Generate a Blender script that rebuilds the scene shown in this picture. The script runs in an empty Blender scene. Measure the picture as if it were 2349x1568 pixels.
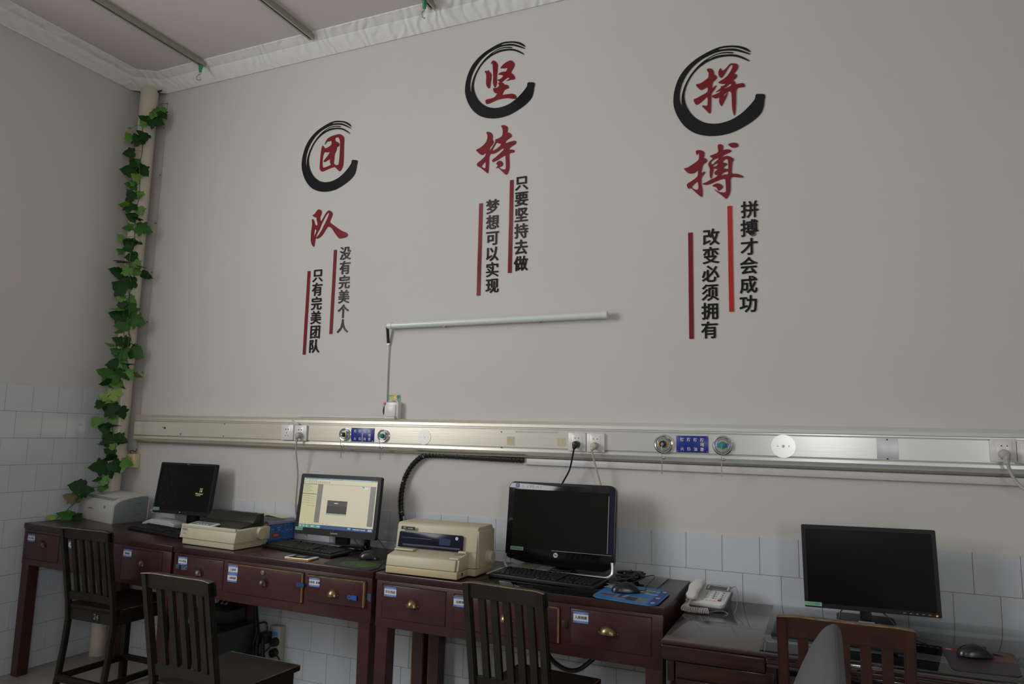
import bpy, bmesh, math, random
import numpy as np
from mathutils import Matrix, Vector
random.seed(7)
PI = math.pi
sc = bpy.context.scene
COL = sc.collection

# ------------------------------------------------------------------ camera
FPX = 1642.09
CAM = np.array([4.2065, -3.2564, 1.3662]); YAW, PITCH, ROLL = -0.4137, 0.1304, 0.0209
fw = np.array([math.sin(YAW)*math.cos(PITCH), math.cos(YAW)*math.cos(PITCH), math.sin(PITCH)])
rt = np.array([math.cos(YAW), -math.sin(YAW), 0.0]); up = np.cross(rt, fw)
rt, up = rt*math.cos(ROLL)+up*math.sin(ROLL), -rt*math.sin(ROLL)+up*math.cos(ROLL)
cd = bpy.data.cameras.new('camera'); cd.sensor_fit = 'HORIZONTAL'; cd.sensor_width = 36.0
cd.lens = FPX/2349*36.0; cd.clip_start = 0.05; cd.clip_end = 60
cam = bpy.data.objects.new('camera', cd); COL.objects.link(cam)
cam.matrix_world = Matrix(((rt[0], up[0], -fw[0], CAM[0]), (rt[1], up[1], -fw[1], CAM[1]), (rt[2], up[2], -fw[2], CAM[2]), (0, 0, 0, 1)))
sc.camera = cam

# ------------------------------------------------------------------ light and exposure
sc.view_settings.view_transform = 'Standard'; sc.view_settings.look = 'None'
sc.view_settings.gamma = 1.0; sc.view_settings.use_curve_mapping = False
EXPO = 0.10
sc.view_settings.exposure = EXPO
wd = bpy.data.worlds.new('world'); sc.world = wd; wd.use_nodes = True
wd.node_tree.nodes['Background'].inputs[0].default_value = (0.75, 0.85, 1.0, 1)
wd.node_tree.nodes['Background'].inputs[1].default_value = 0.25
def area(name, loc, rot, sx, sy, power, col):
    l = bpy.data.lights.new(name, 'AREA'); l.shape = 'RECTANGLE'; l.size = sx; l.size_y = sy
    l.energy = power; l.color = col
    o = bpy.data.objects.new(name, l); COL.objects.link(o); o.location = loc; o.rotation_euler = rot
    o['kind'] = 'structure'
    return o
ROOM_X, ROOM_Y, CEIL = 6.6, -6.4, 3.70
# daylight: one window in the left wall beside the camera, plus an added fill at the right wall to brighten the left wall
area('window_or_fill_light', (0.07, -3.50, 2.52), (0, -PI/2, 0), 1.6, 2.2, 112, (0.97, 0.98, 1.0))
area('window_or_fill_light', (ROOM_X-0.07, -5.20, 1.70), (0, PI/2, 0), 1.3, 1.3, 46, (0.97, 0.98, 1.0))  # added fill light, no window known on this side
# the small lamp of the camera's flash
fl = bpy.data.lights.new('flash', 'POINT'); fl.energy = 14; fl.shadow_soft_size = 0.035; fl.color = (1.0, 0.98, 0.95)
fo = bpy.data.objects.new('flash', fl); COL.objects.link(fo); fo.location = (4.19, -3.22, 1.50)

# ------------------------------------------------------------------ photo pixels -> points on real planes
def _ray(px, py): return rt*(px-1174.5)/FPX - up*(py-784)/FPX + fw
def _hit(px, py, ax, c):
    d = _ray(px, py); return Vector((CAM + d*((c-CAM[ax])/d[ax])).tolist())
def hx(px, py, c): return _hit(px, py, 0, c)
def hy(px, py, c): return _hit(px, py, 1, c)
def hz(px, py, c): return _hit(px, py, 2, c)
def zA(x, y): return (x*.36232, 1000+y*.36226)
def zB(x, y): return (400+x*.36232, 1000+y*.36226)
def zC(x, y): return (850+x*.36232, 1000+y*.36226)
def zD(x, y): return (1300+x*.36232, 1000+y*.36226)
def zE(x, y): return (1750+x*.36215, 1000+y*.36226)

# ------------------------------------------------------------------ materials
def lin(c):
    if isinstance(c, str):
        c = [int(c[i:i+2], 16)/255 for i in (0, 2, 4)]
        c = [v/12.92 if v <= .04045 else ((v+.055)/1.055)**2.4 for v in c]
    return tuple(c)
MATS = {}
def mat(name, col, rough=.5, metal=0., col2=None, nscale=20, stretch=(1, 1, 1), bump=0., bscale=200, coat=0., spec=.5, detail=4, thr=(.35, .65), trans=0., ior=1.45):
    if name in MATS: return MATS[name]
    m = bpy.data.materials.new(name); m.use_nodes = True; nt = m.node_tree; b = nt.nodes['Principled BSDF']
    b.inputs['Base Color'].default_value = (*lin(col), 1); b.inputs['Roughness'].default_value = rough
    b.inputs['Metallic'].default_value = metal; b.inputs['Coat Weight'].default_value = coat
    b.inputs['Specular IOR Level'].default_value = spec
    if trans: b.inputs['Transmission Weight'].default_value = trans; b.inputs['IOR'].default_value = ior
    tc = nt.nodes.new('ShaderNodeTexCoord'); mp = nt.nodes.new('ShaderNodeMapping'); mp.inputs['Scale'].default_value = stretch
    nt.links.new(tc.outputs['Object'], mp.inputs['Vector'])
    if col2 is not None:
        n = nt.nodes.new('ShaderNodeTexNoise'); n.inputs['Scale'].default_value = nscale; n.inputs['Detail'].default_value = detail
        r = nt.nodes.new('ShaderNodeValToRGB'); r.color_ramp.elements[0].position = thr[0]; r.color_ramp.elements[1].position = thr[1]
        r.color_ramp.elements[0].color = (*lin(col), 1); r.color_ramp.elements[1].color = (*lin(col2), 1)
        nt.links.new(mp.outputs[0], n.inputs['Vector']); nt.links.new(n.outputs['Fac'], r.inputs[0]); nt.links.new(r.outputs[0], b.inputs['Base Color'])
    if bump:
        n2 = nt.nodes.new('ShaderNodeTexNoise'); n2.inputs['Scale'].default_value = bscale; n2.inputs['Detail'].default_value = 3
        bp = nt.nodes.new('ShaderNodeBump'); bp.inputs['Strength'].default_value = bump; bp.inputs['Distance'].default_value = .004
        nt.links.new(mp.outputs[0], n2.inputs['Vector']); nt.links.new(n2.outputs['Fac'], bp.inputs['Height']); nt.links.new(bp.outputs[0], b.inputs['Normal'])
    MATS[name] = m
    return m
def glow(name, col, k=1.0):
    if name in MATS: return MATS[name]
    m = bpy.data.materials.new(name); m.use_nodes = True; b = m.node_tree.nodes['Principled BSDF']
    b.inputs['Base Color'].default_value = (.01, .01, .01, 1); b.inputs['Roughness'].default_value = .35
    b.inputs['Emission Color'].default_value = (*lin(col), 1); b.inputs['Emission Strength'].default_value = k*2**(-EXPO)
    MATS[name] = m; return m

paint = mat('wall paint', (.60, .580, .548), .85, col2=(.585, .567, .538), nscale=1.2, bump=.12, bscale=45)
ceilm = mat('ceiling paint', (.60, .565, .525), .9, bump=.1, bscale=60)
tilem = mat('glazed wall tile', (.58, .61, .65), .13, col2=(.555, .585, .63), nscale=.7, bump=.03, bscale=9, spec=.5)
groutm = mat('tile joint', (.30, .28, .25), .9)
cornm = mat('plaster cornice', (.74, .75, .70), .7)
def cornice_relief(m):
    nt = m.node_tree; b = nt.nodes['Principled BSDF']
    tc = nt.nodes.new('ShaderNodeTexCoord'); v = nt.nodes.new('ShaderNodeTexVoronoi'); v.inputs['Scale'].default_value = 16; v.feature = 'SMOOTH_F1'
    w = nt.nodes.new('ShaderNodeTexWave'); w.inputs['Scale'].default_value = 5; w.inputs['Distortion'].default_value = 14; w.inputs['Detail'].default_value = 2
    mx = nt.nodes.new('ShaderNodeMath'); mx.operation = 'ADD'
    bp = nt.nodes.new('ShaderNodeBump'); bp.inputs['Strength'].default_value = .5; bp.inputs['Distance'].default_value = .008
    nt.links.new(tc.outputs['Object'], v.inputs['Vector']); nt.links.new(tc.outputs['Object'], w.inputs['Vector'])
    nt.links.new(v.outputs[0], mx.inputs[0]); nt.links.new(w.outputs['Fac'], mx.inputs[1]); nt.links.new(mx.outputs[0], bp.inputs['Height']); nt.links.new(bp.outputs[0], b.inputs['Normal'])
cornice_relief(cornm)
floorm = mat('floor tile', (.33, .31, .27), .35, col2=(.28, .265, .235), nscale=6)
pipem = mat('cream pipe', (.62, .56, .46), .35, col2=(.52, .45, .35), nscale=5, thr=(.5, .75))
maroon = mat('maroon paint', (.060, .019, .020), .30, col2=(.048, .015, .016), nscale=6, stretch=(1, 4, 4), bump=.08, bscale=60, spec=.5)
maroontop = mat('maroon desk top paint', (.036, .013, .013), .28, col2=(.028, .011, .011), nscale=5, bump=.05, bscale=50)
rawwood = mat('raw wood edge', (.22, .12, .035), .7, col2=(.13, .065, .02), nscale=30)
orange = mat('orange timber', (.28, .10, .02), .5, col2=(.18, .06, .012), nscale=10, stretch=(6, 6, 1))
darkwood = mat('black brown chair paint', (.011, .0095, .0075), .42, col2=(.017, .013, .009), nscale=14, bump=.1, bscale=90, spec=.3)
seatwood = mat('worn seat paint', (.009, .005, .0045), .50, col2=(.009, .005, .0045), nscale=9, bump=.1, bscale=70, spec=.3)
wornedge = mat('worn bare edge', (.20, .13, .06), .6, col2=(.05, .035, .02), nscale=30)
brownwood = mat('red brown chair lacquer', (.045, .014, .008), .30, col2=(.026, .009, .006), nscale=9, stretch=(2, 8, 2))
lacq = mat('brown desk lacquer', (.034, .011, .0065), .22, col2=(.020, .008, .005), nscale=5, stretch=(.6, 6, 6))
lacqtop = mat('glossy desk top', (.060, .042, .045), .09, col2=(.050, .036, .038), nscale=5, spec=1.0)
alu = mat('brushed aluminium', (.74, .71, .60), .28, .50, col2=(.69, .65, .53), nscale=1.6, stretch=(1, 1, 30), bump=.03, bscale=6)
def yellowish(m):      # base colour runs from cream on the left to neutral on the right
    nt = m.node_tree; b = nt.nodes['Principled BSDF']; old = b.inputs['Base Color'].links[0].from_socket
    tc = nt.nodes.new('ShaderNodeTexCoord'); sp = nt.nodes.new('ShaderNodeSeparateXYZ'); mr = nt.nodes.new('ShaderNodeMapRange')
    mr.inputs['From Min'].default_value = -.5; mr.inputs['From Max'].default_value = .7
    mx = nt.nodes.new('ShaderNodeMix'); mx.data_type = 'RGBA'; mx.inputs[7].default_value = (.73, .75, .735, 1)
    nt.links.new(tc.outputs['Object'], sp.inputs[0]); nt.links.new(sp.outputs['X'], mr.inputs['Value']); nt.links.new(mr.outputs[0], mx.inputs[0])
    nt.links.new(old, mx.inputs[6]); nt.links.new(mx.outputs[2], b.inputs['Base Color'])
yellowish(alu)
alug = mat('aluminium groove', (.42, .41, .36), .45, .6)
chrome = mat('chrome', (.75, .75, .77), .15, 1.0)
steel = mat('steel', (.45, .44, .42), .35, .9)
brass = mat('brass', (.26, .20, .10), .28, .8, col2=(.17, .12, .06), nscale=40)
oldbrass = mat('tarnished metal', (.10, .075, .055), .34, .7, col2=(.06, .035, .025), nscale=50)
white = mat('white plastic', (.70, .70, .68), .28)
whitec = mat('white cable', (.66, .66, .66), .45)
beigep = mat('beige plastic', (.52, .475, .335), .45, bump=.05, bscale=600)
beiged = mat('yellowed beige plastic', (.50, .42, .24), .45, bump=.05, bscale=600)
cream = mat('cream plastic', (.66, .58, .34), .45)
greyp = mat('light grey plastic', (.52, .51, .48), .42)
sidep = mat('blue grey plastic', (.20, .225, .23), .45)
black = mat('black plastic', (.010, .010, .010), .40, spec=.3, bump=.04, bscale=500)
blackg = mat('glossy black', (.006, .006, .007), .09, spec=.35)
keym = mat('black keys', (.013, .013, .013), .45, spec=.3)
scr_off = mat('screen off', (.004, .004, .005), .25, spec=.2)
scr_hp = mat('screen off glossy', (.008, .009, .008), .12, spec=.22)
rubber = mat('black cable', (.010, .010, .011), .4)
smoke = mat('smoked cover', (.022, .022, .021), .30, spec=.3)
acryl_r = mat('red acrylic', (.20, .016, .024), .12, spec=.35)
acryl_r2 = mat('bright red acrylic', (.46, .03, .025), .12, spec=.35)
acryl_k = mat('black acrylic', (.009, .009, .011), .13, spec=.4)
bluep = mat('blue enamel', (.012, .03, .26), .3)
blueh = mat('blue hasp paint', (.015, .09, .33), .4)
tealh = mat('blue green hasp paint', (.05, .16, .20), .5, col2=(.03, .06, .08), nscale=60)
stw = mat('sticker white', (.62, .63, .68), .5); stb = mat('sticker blue', (.10, .19, .52), .5); stt = mat('print black', (.03, .03, .03), .6)
stl = mat('print pale blue', (.40, .48, .72), .6)
greenst = mat('green tape', (.22, .42, .30), .5); greend = mat('green print', (.08, .26, .15), .6)
leafd = mat('leaf dark', (.009, .042, .007), .5, col2=(.015, .062, .010), nscale=30, spec=.2)
leafm = mat('leaf middle', (.040, .13, .018), .5, col2=(.028, .10, .014), nscale=30, spec=.25)
leafl = mat('leaf light', (.10, .25, .025), .5, col2=(.07, .20, .02), nscale=30)
leafy = mat('leaf yellow green', (.22, .34, .06), .5)
leafb = mat('leaf brown', (.13, .10, .05), .6)
stemm = mat('vine stem', (.05, .13, .03), .5)
yellowp = mat('yellow paper', (.66, .60, .30), .7); greyp2 = mat('back of form paper', (.26, .25, .32), .7)
paperw = mat('white paper', (.66, .65, .66), .7); pinkp = mat('pale pink paper', (.62, .56, .60), .7)
boxblue = mat('blue carton', (.02, .13, .40), .4); red = mat('red print', (.42, .03, .02), .5)
gold = mat('gold phone frame', (.60, .42, .22), .25, .8)
fabric = mat('grey fabric', (.085, .087, .092), .95, col2=(.07, .072, .078), nscale=300, bump=.4, bscale=500)
glassm = mat('glass sheet', (.80, .90, .88), .02, trans=1.0)
def thin_glass(m):
    nt = m.node_tree; out = nt.nodes['Material Output']; b = nt.nodes['Principled BSDF']
    t = nt.nodes.new('ShaderNodeBsdfTransparent'); t.inputs[0].default_value = (.90, .95, .94, 1)
    g = nt.nodes.new('ShaderNodeBsdfGlossy'); g.inputs['Roughness'].default_value = .03
    fr = nt.nodes.new('ShaderNodeFresnel'); fr.inputs[0].default_value = 1.6
    mx = nt.nodes.new('ShaderNodeMixShader'); nt.links.new(fr.outputs[0], mx.inputs[0]); nt.links.new(t.outputs[0], mx.inputs[1]); nt.links.new(g.outputs[0], mx.inputs[2])
    nt.links.new(mx.outputs[0], out.inputs['Surface'])
thin_glass(glassm)
green = mat('green plastic', (.03, .27, .10), .4); blk = mat('black knob', (.02, .02, .02), .3); yel = mat('yellow plastic', (.55, .45, .04), .4); blu = mat('blue plastic', (.05, .25, .55), .4)

# ------------------------------------------------------------------ mesh helpers
def nbm(): return bmesh.new()
def bx(bm, x0, x1, y0, y1, z0, z1, bev=0., mi=0, M=None, seg=2):
    if x0 > x1: x0, x1 = x1, x0
    if y0 > y1: y0, y1 = y1, y0
    if z0 > z1: z0, z1 = z1, z0
    t = bmesh.new(); bmesh.ops.create_cube(t, size=1)
    for v in t.verts: v.co = Vector((x0+(v.co.x+.5)*(x1-x0), y0+(v.co.y+.5)*(y1-y0), z0+(v.co.z+.5)*(z1-z0)))
    if bev > 0: bmesh.ops.bevel(t, geom=t.edges[:], offset=min(bev, .49*min(x1-x0, y1-y0, z1-z0)), segments=seg, affect='EDGES', profile=.5)
    return put(bm, t, mi, M)
def put(bm, t, mi=0, M=None):
    if M is not None: bmesh.ops.transform(t, matrix=M, verts=t.verts[:])
    for f in t.faces: f.material_index = mi
    me = bpy.data.meshes.new('tmp'); t.to_mesh(me); t.free(); bm.from_mesh(me); bpy.data.meshes.remove(me)
    return bm
def cyl(bm, p0, p1, r0, r1=None, n=16, mi=0, M=None):
    r1 = r0 if r1 is None else r1; p0 = Vector(p0); p1 = Vector(p1); d = p1-p0
    t = bmesh.new(); bmesh.ops.create_cone(t, cap_ends=True, segments=n, radius1=r0, radius2=r1, depth=d.length)
    q = d.to_track_quat('Z', 'Y').to_matrix().to_4x4(); q.translation = (p0+p1)/2
    bmesh.ops.transform(t, matrix=q, verts=t.verts[:]); return put(bm, t, mi, M)
def ball(bm, c, r, mi=0, M=None, s=(1, 1, 1), n=16):
    t = bmesh.new(); bmesh.ops.create_uvsphere(t, u_segments=n, v_segments=max(6, n//2), radius=r)
    for v in t.verts: v.co = Vector((v.co.x*s[0]+c[0], v.co.y*s[1]+c[1], v.co.z*s[2]+c[2]))
    return put(bm, t, mi, M)
def catmull(P, k=6):
    P = [Vector(p) for p in P]
    if len(P) < 3: return P
    out = []
    for i in range(len(P)-1):
        a = P[max(i-1, 0)]; b = P[i]; c = P[i+1]; d = P[min(i+2, len(P)-1)]
        for j in range(k):
            t = j/k
            out.append(.5*((2*b)+(c-a)*t+(2*a-5*b+4*c-d)*t*t+(3*b-a-3*c+d)*t**3))
    out.append(P[-1]); return out
def tube(bm, P, r, n=8, mi=0, M=None, smooth=True, k=6):
    P = catmull(P, k) if smooth else [Vector(p) for p in P]
    t = bmesh.new(); rings = []; prev = None
    for i, p in enumerate(P):
        d = (P[min(i+1, len(P)-1)]-P[max(i-1, 0)]).normalized()
        if prev is None: u = d.orthogonal().normalized()
        else:
            u = prev-d*prev.dot(d); u = u.normalized() if u.length > 1e-6 else d.orthogonal().normalized()
        prev = u; w = d.cross(u)
        rr = r[min(i, len(r)-1)] if isinstance(r, (list, tuple)) else r
        rings.append([t.verts.new(p+u*math.cos(a)*rr+w*math.sin(a)*rr) for a in [2*PI*j/n for j in range(n)]])
    for a, b in zip(rings, rings[1:]):
        for j in range(n): t.faces.new((a[j], a[(j+1) % n], b[(j+1) % n], b[j]))
    t.faces.new(rings[0][::-1]); t.faces.new(rings[-1])
    return put(bm, t, mi, M)
def prism(bm, pts, axis, a0, a1, mi=0, M=None, bev=0.):
    """polygon pts (2D) extruded along axis 'x','y','z' from a0 to a1"""
    def mk(u, v, a): return {'x': (a, u, v), 'y': (u, a, v), 'z': (u, v, a)}[axis]
    t = bmesh.new(); A = [t.verts.new(mk(u, v, a0)) for u, v in pts]; B = [t.verts.new(mk(u, v, a1)) for u, v in pts]
    n = len(pts); t.faces.new(A); t.faces.new(B[::-1])
    for i in range(n): t.faces.new((A[i], B[i], B[(i+1) % n], A[(i+1) % n]))
    bmesh.ops.recalc_face_normals(t, faces=t.faces[:])
    if bev: bmesh.ops.bevel(t, geom=t.edges[:], offset=bev, segments=2, affect='EDGES', profile=.5)
    return put(bm, t, mi, M)
def rrect(w, h, r, n=5, cx=0, cz=0):
    out = []
    for (sx, sy, a0) in ((1, 1, 0), (-1, 1, PI/2), (-1, -1, PI), (1, -1, 1.5*PI)):
        for i in range(n+1):
            a = a0+PI/2*i/n; out.append((cx+sx*(w/2-r)+r*math.cos(a), cz+sy*(h/2-r)+r*math.sin(a)))
    return out
def frame(bm, w0, h0, r0, w1, h1, r1, y0, y1, mi=0, M=None, c1=(0, 0), c0=(0, 0)):
    """picture-frame ring: outer rounded rect w0,h0 and inner w1,h1, from y0 (front) to y1"""
    O = rrect(w0, h0, r0, 5, *c0); I = rrect(w1, h1, r1, 5, *c1); n = len(O); t = bmesh.new()
    vs = [[t.verts.new((p[0], y, p[1])) for p in S] for y in (y0, y1) for S in (O, I)]
    of, inf, ob, ib = vs
    for i in range(n):
        j = (i+1) % n
        t.faces.new((of[i], of[j], inf[j], inf[i])); t.faces.new((ob[j], ob[i], ib[i], ib[j]))
        t.faces.new((of[j], of[i], ob[i], ob[j])); t.faces.new((inf[i], inf[j], ib[j], ib[i]))
    bmesh.ops.recalc_face_normals(t, faces=t.faces[:])
    return put(bm, t, mi, M)
def curve_mesh(splines, depth):
    c = bpy.data.curves.new('tmp', 'CURVE'); c.dimensions = '2D'; c.fill_mode = 'BOTH'; c.extrude = depth
    for S in splines:
        s = c.splines.new('POLY'); s.points.add(len(S)-1); s.use_cyclic_u = True
        for i, p in enumerate(S): s.points[i].co = (p[0], p[1], 0, 1)
    o = bpy.data.objects.new('tmp', c); COL.objects.link(o)
    dg = bpy.context.evaluated_depsgraph_get(); me = bpy.data.meshes.new_from_object(o.evaluated_get(dg))
    bpy.data.objects.remove(o); bpy.data.curves.remove(c); return me
_tc = {}
def text_mesh(s, bold=0., depth=0.):
    k = (s, bold, depth)
    if k not in _tc:
        c = bpy.data.curves.new('tmp', 'FONT'); c.body = s; c.offset = bold; c.extrude = depth; c.resolution_u = 3
        c.align_x = 'CENTER'; c.size = 1.0
        o = bpy.data.objects.new('tmp', c); COL.objects.link(o)
        dg = bpy.context.evaluated_depsgraph_get(); me = bpy.data.meshes.new_from_object(o.evaluated_get(dg))
        bpy.data.objects.remove(o); bpy.data.curves.remove(c)
        co = np.array([v.co[:] for v in me.vertices]); _tc[k] = (me, co.min(0), co.max(0))
    return _tc[k]
UPR = Matrix.Rotation(PI/2, 4, 'X')      # text plane XY -> upright facing -y
def text(bm, s, x, y, z, h, mi=0, M=None, w=None, bold=.012, flat=False, rot=0.):
    """letters h high centred at x,z standing on plane y (facing -y); flat=True lies on z"""
    me, lo, hi = text_mesh(s, bold)
    t = bmesh.new(); t.from_mesh(me)
    ky = h/max(hi[1]-lo[1], 1e-6); kx = (w/(hi[0]-lo[0])) if w else ky
    cx, cy = (lo[0]+hi[0])/2, (lo[1]+hi[1])/2
    for v in t.verts: v.co = Vector(((v.co.x-cx)*kx, (v.co.y-cy)*ky, 0))
    T = Matrix.Translation((x, y, z)) @ (Matrix.Rotation(rot, 4, 'Z') if flat else Matrix.Rotation(rot, 4, 'Y') @ UPR)
    bmesh.ops.transform(t, matrix=T, verts=t.verts[:]); return put(bm, t, mi, M)

WM = {}
def finish(me, ang=.6):
    b = bmesh.new(); b.from_mesh(me); bmesh.ops.remove_doubles(b, verts=b.verts[:], dist=1e-6)
    for f in b.faces: f.smooth = True
    for e in b.edges:
        if len(e.link_faces) != 2 or e.calc_face_angle(0) > ang: e.smooth = False
    b.to_mesh(me); b.free()
def obj(name, bm, m, parent=None, origin=None, ang=.6, **props):
    """link ONE mesh object; geometry is given in world coordinates"""
    me = bpy.data.meshes.new(name)
    W = WM[parent.name] if parent is not None else (Matrix.Translation(origin) if origin is not None else Matrix.Identity(4))
    bmesh.ops.transform(bm, matrix=W.inverted(), verts=bm.verts[:])
    bm.to_mesh(me); bm.free(); finish(me, ang)
    for x in (m if isinstance(m, (list, tuple)) else [m]): me.materials.append(x)
    o = bpy.data.objects.new(name, me); COL.objects.link(o)
    if parent is not None: o.parent = parent; WM[o.name] = W
    else: o.matrix_world = W; WM[o.name] = W
    for k, v in props.items(): o[k] = v
    return o
def thing(name, label, cat, loc, rz=0., group=None):
    o = bpy.data.objects.new(name, None); COL.objects.link(o); o.empty_display_size = .05
    o.location = loc; o.rotation_euler = (0, 0, rz); WM[o.name] = Matrix.Translation(loc) @ Matrix.Rotation(rz, 4, 'Z')
    o['label'] = label; o['category'] = cat
    if group: o['group'] = group
    return o
def tagged(name, bm, m, label, cat, origin, group=None, ang=.6):
    o = obj(name, bm, m, None, origin, ang, label=label, category=cat)
    if group: o['group'] = group
    return o
def struct(name, bm, m, parent=None):
    return obj(name, bm, m, parent, **({} if parent is not None else {'kind': 'structure'}))
def LM(x, y, z, rz=0., rx=0.):
    return Matrix.Translation((x, y, z)) @ Matrix.Rotation(rz, 4, 'Z') @ Matrix.Rotation(rx, 4, 'X')

# ================================================================== THE ROOM
def slab(name, m, *b):
    bm = nbm(); bx(bm, *b); return struct(name, bm, m)
wall_back = slab('wall_back', paint, -.15, ROOM_X, 0, .15, 0, CEIL+.1)
wall_left = slab('wall_left', paint, -.15, 0, ROOM_Y, 0, 0, CEIL+.1)
farwall = mat('far wall paint', (.30, .295, .28), .85)
wall_right = slab('wall_right', farwall, ROOM_X, ROOM_X+.15, ROOM_Y, .15, 0, CEIL+.1)
bm = nbm(); bx(bm, -.15, ROOM_X, ROOM_Y-.15, ROOM_Y, 0, CEIL+.1); wall_front = struct('wall_front', bm, farwall)
ceiling = slab('ceiling', ceilm, -.15, ROOM_X+.15, ROOM_Y-.15, .15, CEIL, CEIL+.12)
floor = slab('floor', groutm, -.15, ROOM_X+.15, ROOM_Y-.15, .15, -.12, -.004)
for i, M in enumerate((Matrix.Translation((ROOM_X, -5.20, 1.70)) @ Matrix.Rotation(PI/2, 4, 'Z'), Matrix.Translation((0, -3.50, 2.52)) @ Matrix.Rotation(-PI/2, 4, 'Z'))):   # frame added round the right fill light, then the left window frame
    w, h = ((1.4, 1.4), (2.3, 1.7))[i]
    bm = nbm(); s_ = 1 if i else -1; frame(bm, w+.14, h+.14, .01, w-.04, h-.04, .01, 0, .05, M=M); bx(bm, -.02, .02, 0, .03, -h/2, h/2, M=M)
    struct('window_%d' % (i+1), bm, white)

def piece(name, me, parent, loc, rot=(0, 0, 0)):
    o = bpy.data.objects.new(name, me); COL.objects.link(o); o.parent = parent; o.location = loc; o.rotation_euler = rot
    return o
def box_mesh(name, b, m, bev=0):
    bm = nbm(); bx(bm, *b, bev=bev, seg=1); me = bpy.data.meshes.new(name); bm.to_mesh(me); bm.free(); me.materials.append(m); finish(me, .3); return me
# floor tiles, 60 cm
ft = box_mesh('floor_tile', (-.2985, .2985, -.2985, .2985, -.004, 0), floorm)
for i in range(11):
    for j in range(8): piece('floor_tile', ft, floor, (.3+.6*i, -.3-.6*j, 0))
# wall tiles, 15 cm, running bond
T = .1524; X0 = .8847; Z0 = .8137
_tm = {}
def wall_tile(parent, along, a0, a1, z0, z1, rnd):
    g = .0009; key = (parent.name, round(a1-a0, 3), round(z1-z0, 3))
    if key not in _tm:
        w = (a1-a0)/2-g; h = (z1-z0)/2-g
        _tm[key] = box_mesh('wall_tile', (-w, w, -.0045, 0, -h, h) if along == 'x' else (0, .0045, -w, w, -h, h), tilem, .0007)
    d = rnd.uniform(-.0006, .0004)
    c = (a0+a1)/2; cz = (z0+z1)/2
    piece('wall_tile', _tm[key], parent, (c, -d-.0006, cz) if along == 'x' else (.0006+d, c, cz), (0, rnd.uniform(-.002, .002), 0) if along == 'x' else (rnd.uniform(-.002, .002), 0, 0))
rnd = random.Random(3)
for r, ph in enumerate((0, .54, .05, .5, .96, .67, .2)):
    z0 = Z0-T*r; z1 = z0+T
    if r == 6: z0 = .0
    a = X0+(ph-7)*T
    while a < 5.6:
        s, e = max(a, .002), a+T
        if e-s > .02: wall_tile(wall_back, 'x', s, e, z0, z1, rnd)
        a += T
TL = .151; ZL = 1.4475
for r in range(11):
    z0 = ZL-TL*r; z1 = z0+TL
    if z0 < -.07: break
    z0 = max(z0, 0); a = (.72 if r % 2 == 0 else .28)*TL-TL
    while a < 2.6:
        s, e = max(a, .006), a+TL
        if e-s > .02: wall_tile(wall_left, 'y', -e, -s, z0, z1, rnd)
        a += TL
# thin grout backing just behind the tiles
bm = nbm(); bx(bm, .001, 5.75, -.0022, 0, 0, Z0+T-.001); struct('tile_bed', bm, groutm, wall_back)
bm = nbm(); bx(bm, 0, .0022, -2.7, -.001, 0, ZL+TL-.001); struct('tile_bed', bm, groutm, wall_left)

# plaster cornice: left wall, cut corner, back wall
def cornice():
    path = [(0, ROOM_Y), (0, -.13), (.20, 0), (ROOM_X, 0)]
    prof = [(0, 3.612), (.012, 3.609), (.022, 3.618), (.078, 3.662), (.082, 3.670), (.090, 3.672), (.118, 3.690), (.132, 3.694), (.136, 3.702)]
    P = [Vector(p) for p in path]; N = []
    for i in range(3):
        d = (P[i+1]-P[i]).normalized(); N.append(Vector((d.y, -d.x)))
    t = bmesh.new(); rows = []
    for i, p in enumerate(P):
        if i == 0: nn = N[0]; k = 1
        elif i == 3: nn = N[2]; k = 1
        else: nn = (N[i-1]+N[i]).normalized(); k = 1/nn.dot(N[i])
        rows.append([t.verts.new((p.x+nn.x*d*k, p.y+nn.y*d*k, z)) for d, z in prof]+[t.verts.new((p.x, p.y, 3.702))])
    for a, b in zip(rows, rows[1:]):
        for j in range(len(a)-1): t.faces.new((a[j], a[j+1], b[j+1], b[j]))
    bmesh.ops.recalc_face_normals(t, faces=t.faces[:])
    bmesh.ops.reverse_faces(t, faces=t.faces[:]) if t.faces[2].normal.z > 0 else None
    bm = nbm(); put(bm, t); struct('trim_1', bm, cornm)
cornice()

# ------------------------------------------------------------------ ceiling tracks with drip hooks
def track(x, label, hook_y=None):
    t = thing('ceiling_track', label, 'ceiling rail', (x, -2.0, CEIL-.036), group='aluminium tracks across the ceiling')
    bm = nbm(); y1, y0 = -.108, ROOM_Y+.3
    bx(bm, x-.017, x+.017, y0, y1, CEIL-.006, CEIL-.001); bx(bm, x-.017, x-.0135, y0, y1, CEIL-.036, CEIL-.006); bx(bm, x+.0135, x+.017, y0, y1, CEIL-.036, CEIL-.006)
    bx(bm, x-.0135, x-.005, y0, y1, CEIL-.036, CEIL-.033); bx(bm, x+.005, x+.0135, y0, y1, CEIL-.036, CEIL-.033)
    obj('rail', bm, alug, t)
    bm = nbm(); bx(bm, x-.0145, x+.0145, y1-.02, y1+.004, CEIL-.03, CEIL-.007); obj('end_stop', bm, steel, t)
for x, l in ((.632, 'aluminium ceiling track nearest the left wall'), (1.49, 'middle aluminium ceiling track, no hook at its end'), (2.312, 'aluminium ceiling track furthest from the left wall')): track(x, l)
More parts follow.
